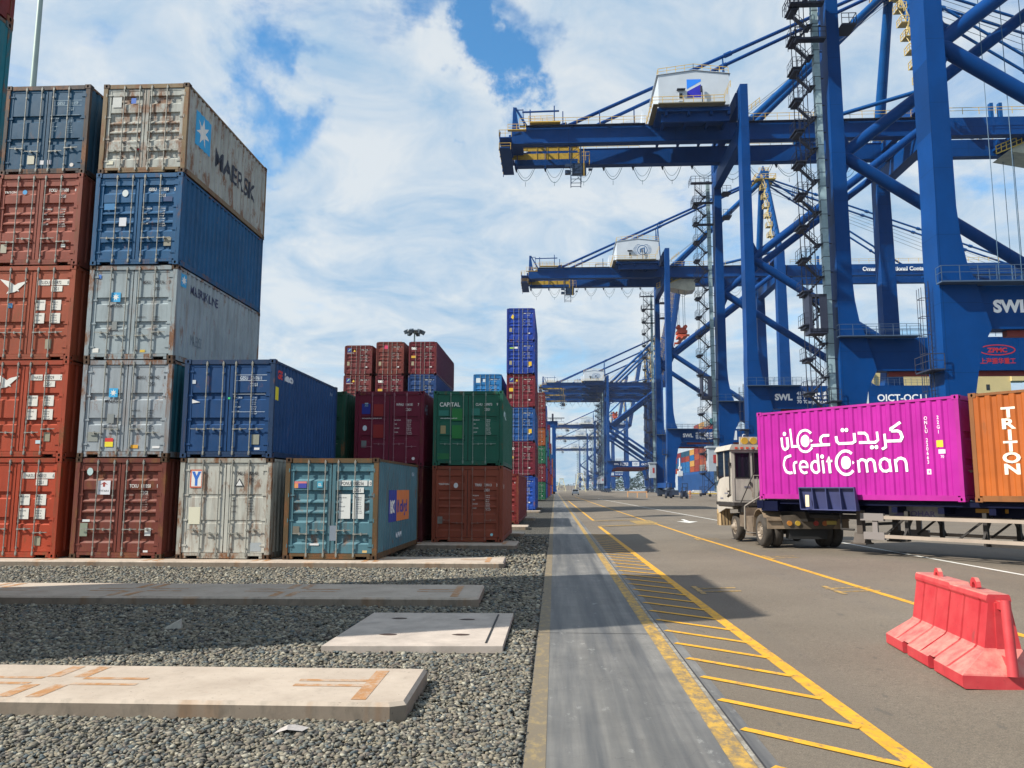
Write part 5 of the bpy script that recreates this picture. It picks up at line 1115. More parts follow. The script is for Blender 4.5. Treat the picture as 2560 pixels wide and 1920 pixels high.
for b_,tiers in enumerate(lay):
    y=424-b_*12.9
    nt=len(tiers)+ (0 if b_<6 else 0)
    full=list(tiers)
    while len(full)<(4 if b_<5 else 8): full.append(rng.randrange(9))
    for i,k in enumerate(full):
        c,nm=SP[k]; mm=paint(c,.1,.3,k%3)
        if 'sb' not in cme:
            m_=MB(); n=44
            for q in range(n): m_.box(.0+(.05 if q%2 else 0),q*12.1/n,.0,2.4,(q+1)*12.1/n-.0001,2.55)
            cme['sb']=m_.mesh('ship_box')
            m_=MB(); m_.box(-.03,0,0,.12,.15,2.58); m_.box(-.03,11.95,0,.12,12.1,2.58); m_.box(-.03,.15,0,.10,11.95,.12); m_.box(-.03,.15,2.46,.10,11.95,2.58); cme['sf']=m_.mesh('ship_frame')
        e=empty('shipping_container',(64.2,y,9.9+i*2.62)); tag(e,'%s container on the blue ship, bay %s from the bow, %s tier'%(nm,ordr[b_],['lowest','second','third','fourth','fifth','sixth','seventh','topmost'][i]),'container','containers stacked on the blue ship')
        inst('body',cme['sb'],mm,e); inst('frame',cme['sf'],paint(tuple(x*.8 for x in c),.1,.3,1),e)
# ---------------- far things on the quay ----------------
def leaf_mass(name,x0,x1,y,h,label,cat,seed,colr):
    rg=np.random.default_rng(seed); n=2600; x=rg.uniform(x0,x1,n); hh=h*(.55+.45*np.abs(np.sin(x*.11+seed))*(.7+.3*np.sin(x*.37))); z=rg.uniform(.0,1,n)**.7*hh; yy=y+rg.uniform(-6,6,n)
    V=[];Fs=[]
    for i in range(n):
        s=rg.uniform(.8,2.2); a=rg.uniform(-1,1,(3,3))*s; b=len(V); V+= [(x[i]+q[0],yy[i]+q[1],z[i]+q[2]*.7) for q in a]; Fs.append((b,b+1,b+2))
    m_=MB(); m_.add(V,Fs); o=m_.build(name,plain('far_foliage_%d'%seed,colr,.9,0,.4,.2),fix=False); tag(o,label,cat,kind='stuff')
leaf_mass('treeline',-20,190,1400,13,'hazy line of far trees along the end of the port','trees',1,(.055,.08,.06))
leaf_mass('treeline',62,120,1000,26,'dark green clump of trees far off seen under the crane portals','trees',2,(.015,.05,.03))
mb=MB(); mb.box(-20,1255,0,38,1262,7); 
for i in range(12): mb.box(-20+i*5,1254.6,0,-19.6+i*5,1255,7.6)
tag(mb.build('boundary_wall',plain('far_wall',(.30,.27,.25),.8,0,.2,.05)),'low grey boundary wall closing the far end of the road','wall')
for (x,y,h,lb) in ((5,600,9.5,'small yellow lattice pylon left of the road end'),(19,600,13.5,'taller yellow lattice pylon right of the road end')):
    e=empty('lattice_pylon',(x,y,0)); tag(e,lb,'pylon','yellow lattice pylons at the road end')
    w_=3.4 if h<10 else 4.2; t_=w_*.33; mb=MB()
    for sx in (-1,1):
        for sy in (-1,1): mb.bar((sx*w_,sy*w_,0),(sx*t_,sy*t_,h),.28)
        for a,b2 in ((0,.33),(.33,.66),(.66,1)):
            wa=w_+(t_-w_)*a; wb=w_+(t_-w_)*b2; mb.bar((-wa*sx,-wa,h*a),(wb*sx,-wb,h*b2),.16); mb.bar((-wb,-wb,h*b2),(wb,-wb,h*b2),.16)
    mb.box(-t_-.6,-t_-.6,h-.3,t_+.6,t_+.6,h); mb.build('lattice_frame',flat((.55,.50,.30)),e)
e=empty('pole',(15.7,600,0)); tag(e,'thin grey pole between the two yellow pylons','pole'); mb=MB(); mb.tube((0,0,0),(0,0,13),.3,6); mb.build('shaft',flat((.25,.27,.3)),e)
# car
def car(x,y,rz,c,label,s=1):
    e=empty('parked_car',(x,y,.13),rz); e.scale=(s,s,s); tag(e,label,'car')
    mb=MB(); mb.prism([(-2.2,.35),(2.2,.35),(2.25,.8),(1.3,.95),(-2.2,.95)],-.88,.88,'x'); mb.prism([(-1.9,.95),(1.2,.95),(.6,1.55),(-1.5,1.6)],-.78,.78,'x'); mb.build('body',plain('car_white',c,.3),e)
    mb=MB(); mb.prism([(1.14,1.0),(1.2,.98),(.66,1.5),(.6,1.5)],-.7,.7,'x'); mb.prism([(-1.93,1.0),(-1.9,1.0),(-1.58,1.5),(-1.62,1.5)],-.68,.68,'x'); mb.build('windscreen',GLASS,e)
    for sx in (-.8,.8):
        for sy in (-1.35,1.4): mb=MB(); mb.tube((sx-.1,sy,.33),(sx+.1,sy,.33),.33,14); mb.build('wheel',black,e)
        mb=MB(); mb.box(sx-.14,-2.23,.6,sx+.14,-2.2,.75); mb.build('headlight',flat((.8,.8,.78)),e)
car(6.1,238,math.pi,(.8,.8,.8),'white pickup facing the camera far down the road',1.1)
# sawhorse barrier
e=empty('road_barrier',(18.3,180,0)); tag(e,'orange and white sawhorse barriers standing on the far apron','barrier')
mb=MB(); mb.bar((-2.2,0,1.3),(2.2,0,1.35),.12,.3)
for x in (-2.1,0,2.1): mb.bar((x,-.35,0),(x,0,1.3),.14); mb.bar((x,.35,0),(x,0,1.3),.14)
mb.build('frame',flat((.55,.30,.14)),e)
# dollies with covered loads
for x,y,lb in ((38.2,225,'yellow flatbed trolley with a white covered load, left of the dark forklifts'),(42.6,214,'yellow flatbed trolley with a white covered load, nearest the truck cab')):
    e=empty('flatbed_trolley',(x,y,0)); tag(e,lb,'trolley','flatbed trolleys parked by the ship')
    mb=MB(); mb.box(-2.6,-1,.7,2.6,1,.95); mb.build('deck',flat((.55,.38,.03)),e)
    for a in (-2,2): mb=MB(); mb.tube((a,-1,.38),(a,-.7,.38),.38,12); mb.build('wheel',black,e)
    mb=MB(); mb.box(-2.2,-.9,.95,-.2,.9,1.5); mb.box(0,-.8,.95,2.2,.8,1.7); mb.build('cover',plain('tarpaulin',(.6,.62,.64),.7,0,.3,2),e)
# person
def person(x,y,label,c):
    bm=bmesh.new(); pts={'hip':(0,0,.95),'chest':(0,0,1.32),'neck':(0,0,1.5),'head':(0,0,1.66),'top':(0,0,1.76),'ls':(-.19,0,1.42),'le':(-.25,0,1.15),'lh':(-.24,-.06,.88),'rs':(.19,0,1.42),'re':(.26,.02,1.15),'rh':(.25,-.05,.88),'lt':(-.1,0,.9),'lk':(-.11,-.03,.5),'lf':(-.11,.02,.07),'lto':(-.11,-.14,.04),'rt':(.1,0,.9),'rk':(.11,-.05,.5),'rf':(.12,.05,.07),'rto':(.12,-.1,.04)}
    names=list(pts); V=[bm.verts.new(pts[n]) for n in names]; ix={n:i for i,n in enumerate(names)}
    for a,b in (('hip','chest'),('chest','neck'),('neck','head'),('head','top'),('chest','ls'),('ls','le'),('le','lh'),('chest','rs'),('rs','re'),('re','rh'),('hip','lt'),('lt','lk'),('lk','lf'),('lf','lto'),('hip','rt'),('rt','rk'),('rk','rf'),('rf','rto')): bm.edges.new((V[ix[a]],V[ix[b]]))
    me=bpy.data.meshes.new('person'); bm.to_mesh(me); bm.free(); o=bpy.data.objects.new('person',me); col.objects.link(o); o.location=(x,y,0)
    m=o.modifiers.new('s','SKIN'); rad={'hip':.14,'chest':.15,'neck':.06,'head':.10,'top':.08,'ls':.07,'rs':.07,'le':.05,'re':.05,'lh':.04,'rh':.04,'lt':.09,'rt':.09,'lk':.065,'rk':.065,'lf':.05,'rf':.05,'lto':.04,'rto':.04}
    for n,i in ix.items(): o.data.skin_vertices[0].data[i].radius=(rad[n],rad[n])
    o.data.skin_vertices[0].data[ix['hip']].use_root=True
    o.modifiers.new('u','SUBSURF').levels=1; o.data.materials.append(flat(c)); tag(o,label,'person')
person(28.6,172,'person in orange overalls standing beside the forklifts','' or (.50,.20,.10))
# forklifts / reach stackers by the third crane
for x,y,lb in ((24.6,176,'dark forklift on the apron below the third crane, left one'),(27.0,170,'dark forklift on the apron below the third crane, right one')):
    e=empty('forklift',(x,y,0)); tag(e,lb,'forklift','forklifts below the third crane')
    mb=MB(); mb.box(-.6,-1.2,.4,.6,1.0,1.2); mb.box(-.6,.6,1.2,.6,1.1,1.6); mb.build('chassis',plain('dark_machine',(.02,.03,.06),.5),e)
    mb=MB(); 
    for sx in (-.5,.5): mb.bar((sx,-1.3,.2),(sx,-1.3,3.2),.14); mb.bar((sx*.9,-.6,1.2),(sx*.9,-.5,2.3),.08); mb.bar((sx*.9,.7,1.5),(sx*.9,.6,2.3),.08)
    mb.box(-.55,-.7,2.3,.55,.75,2.38); mb.bar((-.5,-1.3,3.1),(.5,-1.3,3.1),.1); mb.build('mast',plain('dark_machine',(.02,.03,.06),.5),e)
    for sx in (-.55,.55):
        for sy in (-.9,.7): mb=MB(); mb.tube((sx-.12,sy,.35),(sx+.12,sy,.35),.35,12); mb.build('wheel',black,e)
# ---------------- plastic barrier ----------------
def barrier():
    e=empty('plastic_barrier',(4.56,9.47,.05),R(-5.0)); tag(e,'faded red water filled plastic road barrier standing on the asphalt','barrier')
    t=NT('faded_red_plastic'); geo=t.n('ShaderNodeNewGeometry')
    c=t.mix(t.ramp(t.noise(3,5,.65),.3,.7),(.43,.020,.032),(.52,.058,.064))
    sep=t.n('ShaderNodeSeparateXYZ'); t.L.new(geo.outputs['True Normal'],sep.inputs[0])
    dust=t.mul(t.ramp(sep.outputs[2],.15,.7),t.ramp(t.noise(6,6,.7),.2,.65)); c=t.mix(t.mul(dust,.75),c,(.50,.30,.235))
    c=t.mix(t.mul(t.ramp(t.noise(16,6,.75),.58,.70),.6),c,(.24,.035,.035)); c=t.mix(t.mul(t.ramp(t.noise(5,7,.75,(1,1,.4),loc=(3,1,1)),.60,.70),.55),c,(.16,.07,.06)); t.col(c); t.rough(.55); t.bump(t.noise(20,5,.6),.2,.004); red=t.m
    LH=1.17; H_=.90
    # half profile x(z), grooves along y
    prof=[(0.0,.46),(.015,.475),(.125,.475),(.14,.455),(.325,.195),(.355,.172),(.79,.105),(.815,.118),(.845,.118),(H_-.012,.108),(H_,.098)]
    ys=[-LH]; g=[]; n=6; step=2*LH/n
    for i in range(1,n):
        y=round(-LH+i*step,4)+.003; ys+= [y-.024,y-.012,y+.012,y+.024]; g+= [y-.012,y+.012]
    ys.append(LH)
    for yy in (-.42,-.26,.40,.56): ys+= [yy-.004,yy+.004]
    ys+=[.02,.028]; ys=sorted(ys)
    def X(z,x,y):
        if any(abs(y-q)<1e-6 for q in g) and .13<z<.80: return x-.06
        if z<.13 and (-.42<y<-.26 or .40<y<.56): return x-.30
        return x
    mb=MB(); m=len(prof); vs=[]
    hz=lambda z,y: z-(.02 if (y<-.0 and z>.82) else 0)
    for y in ys:
        ye=lambda z: y+(.22*min(1,max(0,(z-.13)/.24)) if y==ys[0] else (-.10*min(1,max(0,(z-.13)/.24)) if y==ys[-1] else 0))
        for z,x in prof: vs.append((-X(z,x,y),ye(z),hz(z,y)))
        for z,x in reversed(prof): vs.append((X(z,x,y),ye(z),hz(z,y)))
    fs=[]; k=2*m
    for j in range(len(ys)-1):
        for i in range(k): fs.append((j*k+i,j*k+(i+1)%k,(j+1)*k+(i+1)%k,(j+1)*k+i))
    mb.add(vs,fs)
    # shaped ends: recessed socket at the near end, plain at the far one
    b=0
    for i in range(m-1): mb.add([vs[i],vs[i+1],vs[2*m-2-i],vs[2*m-1-i]],[(0,1,2,3)])
    o_=(len(ys)-1)*k
    for i in range(m-1): mb.add([vs[o_+i],vs[o_+i+1],vs[o_+2*m-2-i],vs[o_+2*m-1-i]],[(0,1,2,3)])
    ob=mb.build('body',red,e); bv=ob.modifiers.new('b','BEVEL'); bv.width=.005; bv.segments=2; bv.limit_method='ANGLE'; bv.angle_limit=R(40)
    mb=MB(); mb.tube((-.02,-LH-.02,.13),(.0,-LH+.08,.84),.05,16,.047); mb.box(-.03,-LH+.08,.74,.03,-LH+.24,.82); mb.box(-.04,-LH+.02,.22,.02,-LH+.24,.30); mb.build('connector_pin',red,e)
    mb=MB(); mb.prism([(-.06,.30),(.10,.30),(.07,.80),(-.05,.80)],-LH+.20,-LH+.235); mb.build('socket',red,e)
    for y in (-.42,.62):
        mb=MB(); v,f=stroke([(-.07,0),(-.055,.05),(-.02,.078),(.02,.078),(.055,.05),(.07,0)],.046)
        vs2=[(-.022,y+a,H_-.008+b2) for a,b2 in v]+[(.022,y+a,H_-.008+b2) for a,b2 in v]; nn=len(v)
        ff=[tuple(q) for q in f]+[tuple(nn+i for i in reversed(q)) for q in f]
        h2=nn//2
        for i in range(h2-1): ff+= [(i,i+1,nn+i+1,nn+i),(h2+i,h2+i+1,nn+h2+i+1,nn+h2+i)]
        ff+=[(0,h2,nn+h2,nn),(h2-1,nn-1,2*nn-1,nn+h2-1)]
        mb.add(vs2,ff); mb.build('lifting_eye',red,e)
barrier()
# ---------------- trailer and tractor ----------------
def wheel(e,x,y,r,w_,face=-1,dual=False,name='wheel'):
    t=empty('tyre_pivot') if 0 else None
    mb=MB(); a=x; b=x+w_*(-face)
    n=32
    prof=[(r*.56,0),(r*.90,0.0),(r*.985,.05),(r,.10),(r,w_-.10),(r*.985,w_-.05),(r*.90,w_),(r*.56,w_)]
    vs=[];fs=[]
    for i in range(n):
        t_=2*math.pi*i/n
        for rr,d in prof: vs.append((a-face*d*1.0,y+rr*math.cos(t_),r+rr*math.sin(t_)))
    m=len(prof)
    for i in range(n):
        for j in range(m-1): fs.append((i*m+j,i*m+j+1,((i+1)%n)*m+j+1,((i+1)%n)*m+j))
    mb.add(vs,fs,0,True); w0=mb.build('wheel',plain('dusty_tyre',(.055,.047,.04),.85,0,.5,3),e)
    mb=MB(); vs=[];fs=[]; pr=[(r*.57,.0),(r*.53,.02),(r*.48,.10),(r*.30,.13),(r*.27,.03),(r*.16,.02),(0.001,.02)]; m=len(pr)
    if name=='front': pr=[(r*.57,.0),(r*.53,.0),(r*.46,.04),(r*.34,-.03),(r*.2,-.06),(r*.14,-.12),(.001,-.12)]
    for i in range(n):
        t_=2*math.pi*i/n
        for rr,d in pr: vs.append((a-face*d,y+rr*math.cos(t_),r+rr*math.sin(t_)))
    for i in range(n):
        for j in range(m-1): fs.append((i*m+j,i*m+j+1,((i+1)%n)*m+j+1,((i+1)%n)*m+j))
    mb.add(vs,fs,0,True)
    for i in range(10):
        t_=i*.628; mb.tube((a-face*.0+face*.03,y+r*.38*math.cos(t_),r+r*.38*math.sin(t_)),(a-face*.05,y+r*.38*math.cos(t_),r+r*.38*math.sin(t_)),.018,6)
    mb.build('rim',plain('dusty_rim',(.30,.25,.20),.6,.2,.4,4),w0)
    return w0
def tractor():
    e=empty('terminal_tractor',(7.76,26.25,.17),R(3.0)); s=.97; e.scale=(s,s,s); tag(e,'dusty white terminal tractor pulling the pink and orange containers','truck')
    dust=plain('dusty_chassis',(.17,.13,.095),.8,0,.4,2); cabw=paint((.56,.52,.46),.25,.6,2,name='cab_paint'); dk=plain('dark_chassis',(.028,.025,.024),.7,0,.4,3)
    # rear axle, dual tyres
    for f,xo in ((-1,-1.27),(1,1.27)):
        wheel(e,xo,0,.53,.29,f); wheel(e,xo-f*.33,0,.53,.29,f)
    wheel(e,-1.20,3.25,.50,.28,-1,name='front'); wheel(e,1.20,3.25,.50,.28,1,name='front')
    mb=MB(); mb.box(-.5,-.9,.62,-.36,5.0,.92); mb.box(.36,-.9,.62,.5,5.0,.92); mb.tube((-1.1,0,.53),(1.1,0,.53),.12,10); mb.tube((-1.1,3.25,.5),(1.1,3.25,.5),.09,10); mb.tube((0,-.35,.53),(0,.35,.53),.26,12); mb.box(-.36,.8,.55,.36,2.8,.95); mb.build('chassis',dk,e)
    mb=MB(); mb.prism([(-.75,.62),(.75,.62),(.95,.95),(.7,1.05),(-.9,1.05)],-.95,-.88); mb.build('rear_crossmember',plain('dusty_member',(.10,.08,.06),.8,0,.4,2),e)
    for x,c in ((-.62,(.50,.20,.03)),(-.36,(.50,.33,.04)),(.22,(.35,.03,.02)),(.5,(.42,.12,.03))):
        mb=MB(); mb.tube((x,-.985,.80),(x,-.95,.80),.08,14); mb.build('tail_light',plain('lamp_%d'%int(x*100+100),c,.3),e)
    mb=MB(); mb.prism([(-.7,.95),(.5,.95),(.9,1.12),(-.9,1.12)],.0-.6,.7,'y') if 0 else mb.box(-.55,-.6,1.0,.55,.6,1.14); mb.prism([(-.75,1.02),(-.2,1.10),(.1,1.02)],-.6,-.9); mb.build('fifth_wheel',dust,e)
    # mudguards
    for sx in (-1,1):
        a=arc(0,.53,.70,160,20,12); vs=[];fs=[]
        xs=(sx*1.30,sx*.60)
        rr=[(-.98,.72),(-.93,.80)]+[( -p[0],p[1]) for p in arc(0,.50,.72,40,140,10)][::-1]
        pts=[(-.86,.62),(-.84,.98)]+[(.70*math.cos(R(t)),.53+.70*math.sin(R(t))) for t in (140,120,100,85,60,40)]+[(.62,.62)]
        for y,z in pts: vs+=[(xs[0],y,z),(xs[1],y,z),(xs[1],y+ (0),z-.03),(xs[0],y,z-.03)]
        m_=MB()
        for i in range(len(pts)-1):
            (y0,z0),(y1,z1)=pts[i],pts[i+1]; m_.bar(((xs[0]+xs[1])/2,y0,z0),((xs[0]+xs[1])/2,y1,z1),.70,.025)
        m_.bar((xs[0],-.90,.90),(xs[1],-.90,.90),.05,.05); m_.build('mudguard',plain('mudguard_brown',(.25,.185,.125),.8,0,.35,2),e)
    # cab
    x0,x1,y0,y1,z0,z1=-1.50,.55,2.35,4.45,1.42,3.28
    mb=MB()
    P=.09
    mb.box(x0,y0,z0,x1,y0+.06,2.28)       # rear lower
    for xa,xb in ((x0,x0+.14),(-.86,-.73),(x1-.1,x1)): mb.box(xa,y0,2.28,xb,y0+.07,z1-.08)
    mb.box(x0,y0,z1-.12,x1,y0+.06,z1)
    mb.prism([(y0+.06,z0-.25),(y0+.95,z0-.25),(4.35,z0-.45),(4.55,z0+.1),(4.50,1.95),(4.05,2.25),(3.4,2.32),(y0+.06,2.32)],x0,x0+.05,'x')
    mb.prism([(y0+.06,z0-.25),(4.35,z0-.45),(4.55,z0+.1),(4.50,1.95),(4.05,2.25),(y0+.06,2.32)],x1-.05,x1,'x')
    mb.box(x0,y0+.07,2.32,x0+.05,y0+.20,z1); mb.box(x0,3.35,2.32,x0+.05,3.42,z1); mb.box(x0,4.35,2.2,x0+.06,4.45,z1)
    mb.box(x0,4.46,1.1,x1,4.54,2.0); mb.box(x0,y0,z0-.03,x1,y1-.1,z0+.0); mb.build('cab',cabw,e)
    cab=e.children[-1]
    mb=MB(); mb.prism([(x0-.08,z1),(x1+.08,z1),(x1+.02,z1+.16),(x0+.02,z1+.20)],y0-.08,y1+.02); mb.build('roof',cabw,cab)
    mb=MB()
    for xa,xb in ((x0+.14,-.86),(-.73,x1-.1)): mb.box(xa,y0+.02,2.28,xb,y0+.04,z1-.12)
    mb.box(x0+.02,y0+.20,2.32,x0+.03,3.35,z1-.02); mb.box(x0+.02,3.42,2.30,x0+.03,4.35,z1-.02); mb.box(x0+.06,4.42,2.0,x1-.06,4.44,z1-.02); mb.build('window',GLASS,cab)
    for xa,xb in ((x0+.12,-.84),(-.75,x1-.08)):
        mb=MB(); za,zb2=2.26,z1-.10
        for q in ((xa,za,xb,za+.035),(xa,zb2-.035,xb,zb2),(xa,za,xa+.035,zb2),(xb-.035,za,xb,zb2)): mb.box(q[0],y0-.012,q[1],q[2],y0+.0,q[3])
        mb.build('window_seal',black,cab)
    mb=MB(); mb.box(-.745,y0-.008,1.46,-.733,y0,2.26); mb.box(x0+.10,y0-.008,1.46,x0+.11,y0,2.26); mb.box(x0+.10,y0-.008,1.455,-.733,y0,1.465); mb.box(-.85,y0-.03,2.0,-.82,y0,2.14); mb.build('door_seam',black,cab)
    mb=MB(); mb.box(-1.06,y0-.012,1.92,-.86,y0-.001,1.98); mb.box(x0-.006,2.9,1.7,x0,3.4,1.74); mb.box(x0-.006,3.6,1.50,x0,4.0,1.56); mb.build('decal',flat((.16,.16,.20)),cab)
    mb=MB(); mb.box(-.9,3.0,1.45,-.3,3.5,2.6); mb.tube((-.6,3.3,2.6),(-.6,3.3,2.85),.11,10); mb.build('seat',plain('seat_dark',(.02,.04,.07)),cab)
    mb=MB(); 
    for i in range(9): mb.box(x0+.12+i*.2,y0-.095,z1+.03,x0+.22+i*.2,y0-.083,z1+.10)
    mb.build('reflective_strip',flat((.60,.08,.04)),cab)
    mb=MB(); mb.box(-1.14,y0+.1,z1+.17,-.50,y0+.2,z1+.48); mb.build('beacon_frame',cabw,cab)
    for x in (-.98,-.66): mb=MB(); mb.tube((x,y0+.02,z1+.33),(x,y0+.16,z1+.33),.125,16); mb.build('work_light',plain('amber_lamp',(.50,.30,.04),.3),cab)
    mb=MB(); mb.box(x0-.02,4.5,z0-.12,x0+.5,4.58,z0-.02); mb.box(x0-.02,y0+.2,2.6,x0-.04,y0+.24,3.0) ; mb.tube((x0-.03,y0+.35,1.75),(x0-.03,y0+.35,1.82),.05,8); mb.build('trim',dk,cab)
    mb=MB(); mb.bar((x0-.05,y0+.12,1.72),(x0-.05,y0+.12,3.0),.035); mb.bar((x0-.05,y0+.12,1.72),(x0-.02,y0+.6,1.6),.035); mb.box(x0-.09,y0+.0,2.70,x0-.01,y0+.1,2.82); mb.build('grab_rail',dk,e)
    mb=MB(); mb.bar((-1.25,y0-.15,1.38),(-.72,y0-.15,2.5),.03); mb.bar((-.72,y0-.15,2.5),(-.72,y0-.1,3.3),.03); mb.build('support_rod',dk,e)
    mb=MB(); mb.box(-1.56,1.9,1.28,.9,4.3,1.40); mb.box(-1.3,1.9,1.05,-1.1,2.4,1.28); mb.build('platform',dk,e)
    mb=MB(); 
    pts=[(-1.15,1.0,1.38),(-1.22,1.05,1.70),(-.95,1.3,1.78) ]
    def path(p,r=.03):
        for a,b in zip(p,p[1:]): mb.tube(a,b,r,8)
    path([(-.25,1.6,1.78),(-.45,1.6,1.78),(-1.28,1.6,1.28),(-1.30,1.6,.5),(-1.22,1.6,.42),(-1.0,1.6,.42)]); path([(-.5,1.5,1.0),(-.5,1.5,2.2)],.02); path([(-.85,1.9,1.4),(-.85,1.9,2.35),(-.5,1.9,2.35),(-.5,1.9,1.4)],.02); path([(-.72,1.9,1.6),(-.72,1.9,2.3)],.015); mb.build('handrail',plain('rail_grey',(.25,.23,.2),.5),e)
    mb=MB()
    for k,(xa,zc) in enumerate(((-.1,1.5),(.05,1.55),(.2,1.5))): 
        p=None
        for i in range(9):
            t=i/8; q=Vector((xa+.15*math.sin(t*6),2.2-1.9*t,zc+.25*math.sin(t*9+k)-.35*t))
            if p: mb.tube(p,q,.022,6,caps=False)
            p=q
    mb.build('air_hose',black,e)
    mb=MB(); mb.box(.55,-.992,.76,.86,-.98,.88); mb.build('number_plate',flat((.5,.4,.1)),e)
    mb=MB(); mb.box(-.6,-.86,.30,.6,-.5,.60); mb.build('axle_guard',black,e)
    mb=MB(); mb.box(-1.25,.85,.42,-.72,1.65,.95); mb.build('fuel_tank',dust,e); mb=MB(); mb.box(-1.22,1.75,.55,-.8,2.5,1.22); mb.box(-1.28,.8,.30,-.9,1.6,.36); mb.build('step_box',dust,e)
    mb=MB(); mb.box(-1.46,4.2,.5,-1.1,4.75,1.12); mb.box(-1.46,4.5,.5,1.3,4.75,.95); mb.build('front_bumper',plain('bumper_tan',(.42,.30,.16),.7),e)
    mb=MB(); 
    for i in range(3): mb.add([(-1.44+i*.12,4.196,.52),(-1.40+i*.12,4.196,.52),(-1.44+i*.12,4.196,1.10),(-1.455+i*.12,4.196,1.10)],[(0,1,2,3)])
    mb.build('bumper_stripe',flat((.06,.04,.03)),e)
    mb=MB(); mb.box(-.5,2.36-.9,1.4,.6,2.2,2.2); mb.build('engine_cover',dk,e)
    mb=MB(); mb.box(-1.5,4.3,2.35,-1.42,4.5,2.75); mb.bar((-1.28,4.45,2.7),(-1.46,4.42,2.7),.03); mb.build('mirror',dk,e)
tractor()
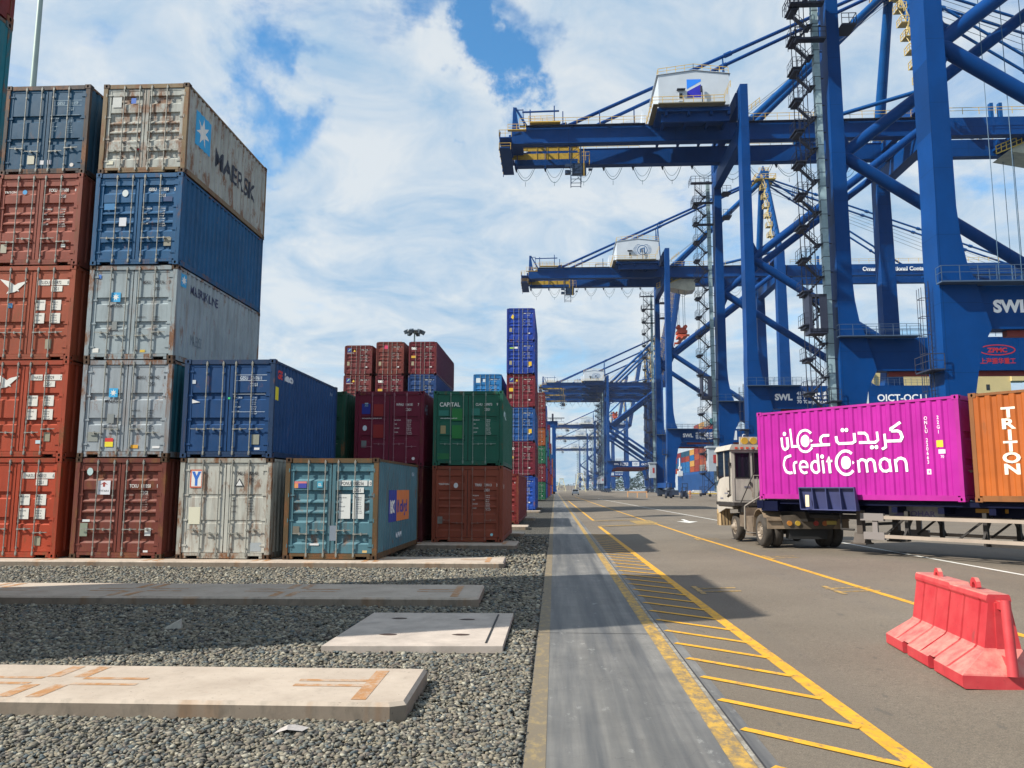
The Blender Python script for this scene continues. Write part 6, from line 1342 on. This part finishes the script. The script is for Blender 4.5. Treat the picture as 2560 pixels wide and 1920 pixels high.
def trailer():
    e=empty('trailer',(TR[0],TR[1],0),pa); tag(e,'dark blue skeletal container trailer with white side rails','trailer')
    nb=crane_paint('trailer_blue',(.004,.006,.026),.2); dk=plain('dark_chassis',(.028,.025,.024),.7,0,.4,3)
    y0,y1=-6.9,6.35
    mb=MB()
    for sx in (-1,1): mb.box(sx*.48-.08,y0,1.28,sx*.48+.08,y1,1.6); mb.box(sx*1.02-.06,y0,1.54,sx*1.02+.06,y1-.2,1.665)
    mb.box(-1.05,y0+.02,1.60,1.05,y1-.3,1.64)  # added dark plate, keeps light from passing through the open frame
    y=y0
    while y<y1: mb.box(-1.1,y,1.36,1.1,y+.16,1.52); y+=1.25
    mb.box(-1.22,y1-.25,1.40,1.22,y1,1.64); mb.build('frame',nb,e)
    # sloped loading guides
    for sx in (-1,1):
        for (a,b) in ((2.85,4.62),(-5.6,-3.8)):
            mb=MB(); xi=sx*1.235; xo=sx*1.40; z0,z1=1.40,2.03
            mb.add([(xi,a,z0),(xi,b,z0),(xo,b,z1),(xo,a,z1),(xi+sx*.02,a,z0),(xi+sx*.02,b,z0),(xo+sx*.02,b,z1),(xo+sx*.02,a,z1)],[(0,1,2,3),(7,6,5,4),(0,4,5,1),(3,2,6,7),(0,3,7,4),(1,5,6,2)])
            n=4
            for i in range(n+1):
                yy=a+(b-a)*i/n; mb.prism([(xi+sx*.02,z0-.02),(xo+sx*.02,z1),(xo+sx*.10,z1),(xi+sx*.20,z0+.0)],yy-.012,yy+.012)
            mb.bar((xo+sx*.05,a,z1),(xo+sx*.05,b,z1),.10,.03); mb.bar((xi+sx*.1,a,z0),(xi+sx*.1,b,z0),.2,.03)
            g=mb.build('loading_guide',plain('guide_blue',(.05,.06,.16),.5,0,.2,2),e)
            if sx<0:
                m2=MB(); m2.box(-1.53,b-.36,1.48,-1.50,b-.24,1.82); m2.build('reflector',flat((.72,.62,.42)),g)
    # side guards
    rl=plain('guard_rail_white',(.34,.28,.23),.6,0,.2,1)
    for sx in (-1,1):
        for z0,z1 in ((1.18,1.27),(.67,.76)):
            mb=MB(); mb.box(sx*1.16-.035,-6.4,z0,sx*1.16+.035,2.2,z1); mb.build('side_rail',rl,e)
        mb=MB(); mb.box(sx*1.16-.045,2.2,1.13,sx*1.16+.045,2.88,1.33); mb.box(sx*1.16-.045,2.2,.62,sx*1.16+.045,2.80,.82); mb.box(sx*1.14-.03,2.4,.82,sx*1.14+.03,2.55,1.13)
        mb.build('rail_end',plain('rail_grey_metal',(.20,.18,.175),.5),e)
        mb=MB()
        for yy in (-4.6,-2.2,-.3,1.7): mb.bar((sx*.5,yy,1.4),(sx*1.1,yy,.7),.06); mb.bar((sx*.9,yy,.6),(sx*.9,yy,1.4),.10); mb.bar((sx*.9,yy,1.25),(sx*.9,yy+.7,.7),.05)
        mb.bar((sx*.8,-3.6,.62),(sx*.8,-.2,.62),.12,.10); mb.build('guard_bracket',dk,e)
        mb=MB(); mb.box(sx*.92-.08,2.95,.75,sx*.92+.08,3.12,1.4); mb.prism([(sx*.92-.18,.5),(sx*.92+.18,.5),(sx*.92+.06,.78),(sx*.92-.06,.78)],2.85,3.2); mb.box(sx*.92-.2,2.8,.46,sx*.92+.2,3.25,.5); mb.build('landing_leg',plain('leg_brown',(.07,.055,.045),.7,0,.3,3),e)
    mb=MB(); mb.bar((-.9,3.0,1.0),(.9,3.0,1.0),.08); mb.tube((-1.0,3.2,.85),(-1.0,3.6,.85),.03,6); mb.tube((-1.0,3.6,.85),(-1.0,3.6,1.3),.03,6); mb.build('crank_shaft',dk,e)
    mb=MB(); mb.box(-.64,.85,1.24,-.585,2.35,1.60); mb.build('name_board',plain('board_grey',(.26,.25,.26),.6,0,.4,4),e); b=e.children[-1]
    mb=MB(); put(mb,text('SOHAR',.20,1.2,.02),(-.645,1.85,1.27),(0,-1,0),(0,0,1)); mb.add([(-.645,2.25,1.27),(-.645,1.93,1.27),(-.645,1.93,1.42)],[(0,1,2)]); put(mb,text('C. STEINWEG OMAN',.12,1.1,.01),(-.625,.72,1.28),(0,-1,0),(0,0,1)) if 0 else None; mb.build('board_lettering',plain('faded_purple',(.10,.08,.20),.6),b,fix=False)
    mb=MB(); mb.box(-.62,-.72,1.40,-.59,.05,1.50); mb.build('side_marker',plain('marker_amber',(.45,.22,.02),.5),e)
    mb=MB(); mb.box(-.5,3.3,1.12,.5,6.0,1.22); mb.prism([(-.55,1.0),(.55,1.0),(.7,1.3),(-.7,1.3)],5.0,5.9); mb.build('gooseneck',dk,e)
    mb=MB(); mb.box(-1.2,5.6,1.32,-.75,6.2,1.62); mb.build('front_bracket',nb,e)
    for yy in (-5.9,-7.2):
        for f,xo in ((-1,-1.18),(1,1.18)): wheel(e,xo,yy,.5,.28,f); 
        mb=MB(); mb.tube((-1.1,yy,.5),(1.1,yy,.5),.08,8); mb.box(-.5,yy-.1,.6,-.4,yy+.1,1.25); mb.box(.4,yy-.1,.6,.5,yy+.1,1.25); mb.build('axle',dk,e)
trailer()
# ---------------- haze ----------------
hb=MB(); hb.box(-420,-60,-4.7,560,1500,135); hz=NT('haze'); hz.N.remove(hz.b); pv=hz.n('ShaderNodeVolumePrincipled'); pv.inputs['Color'].default_value=(.80,.90,1,1); pv.inputs['Density'].default_value=.00010; pv.inputs['Anisotropy'].default_value=.3
hz.L.new(pv.outputs[0],hz.N['Material Output'].inputs['Volume'])
ho=hb.build('haze',hz.m); tag(ho,'thin pale haze over the port','haze',kind='stuff')
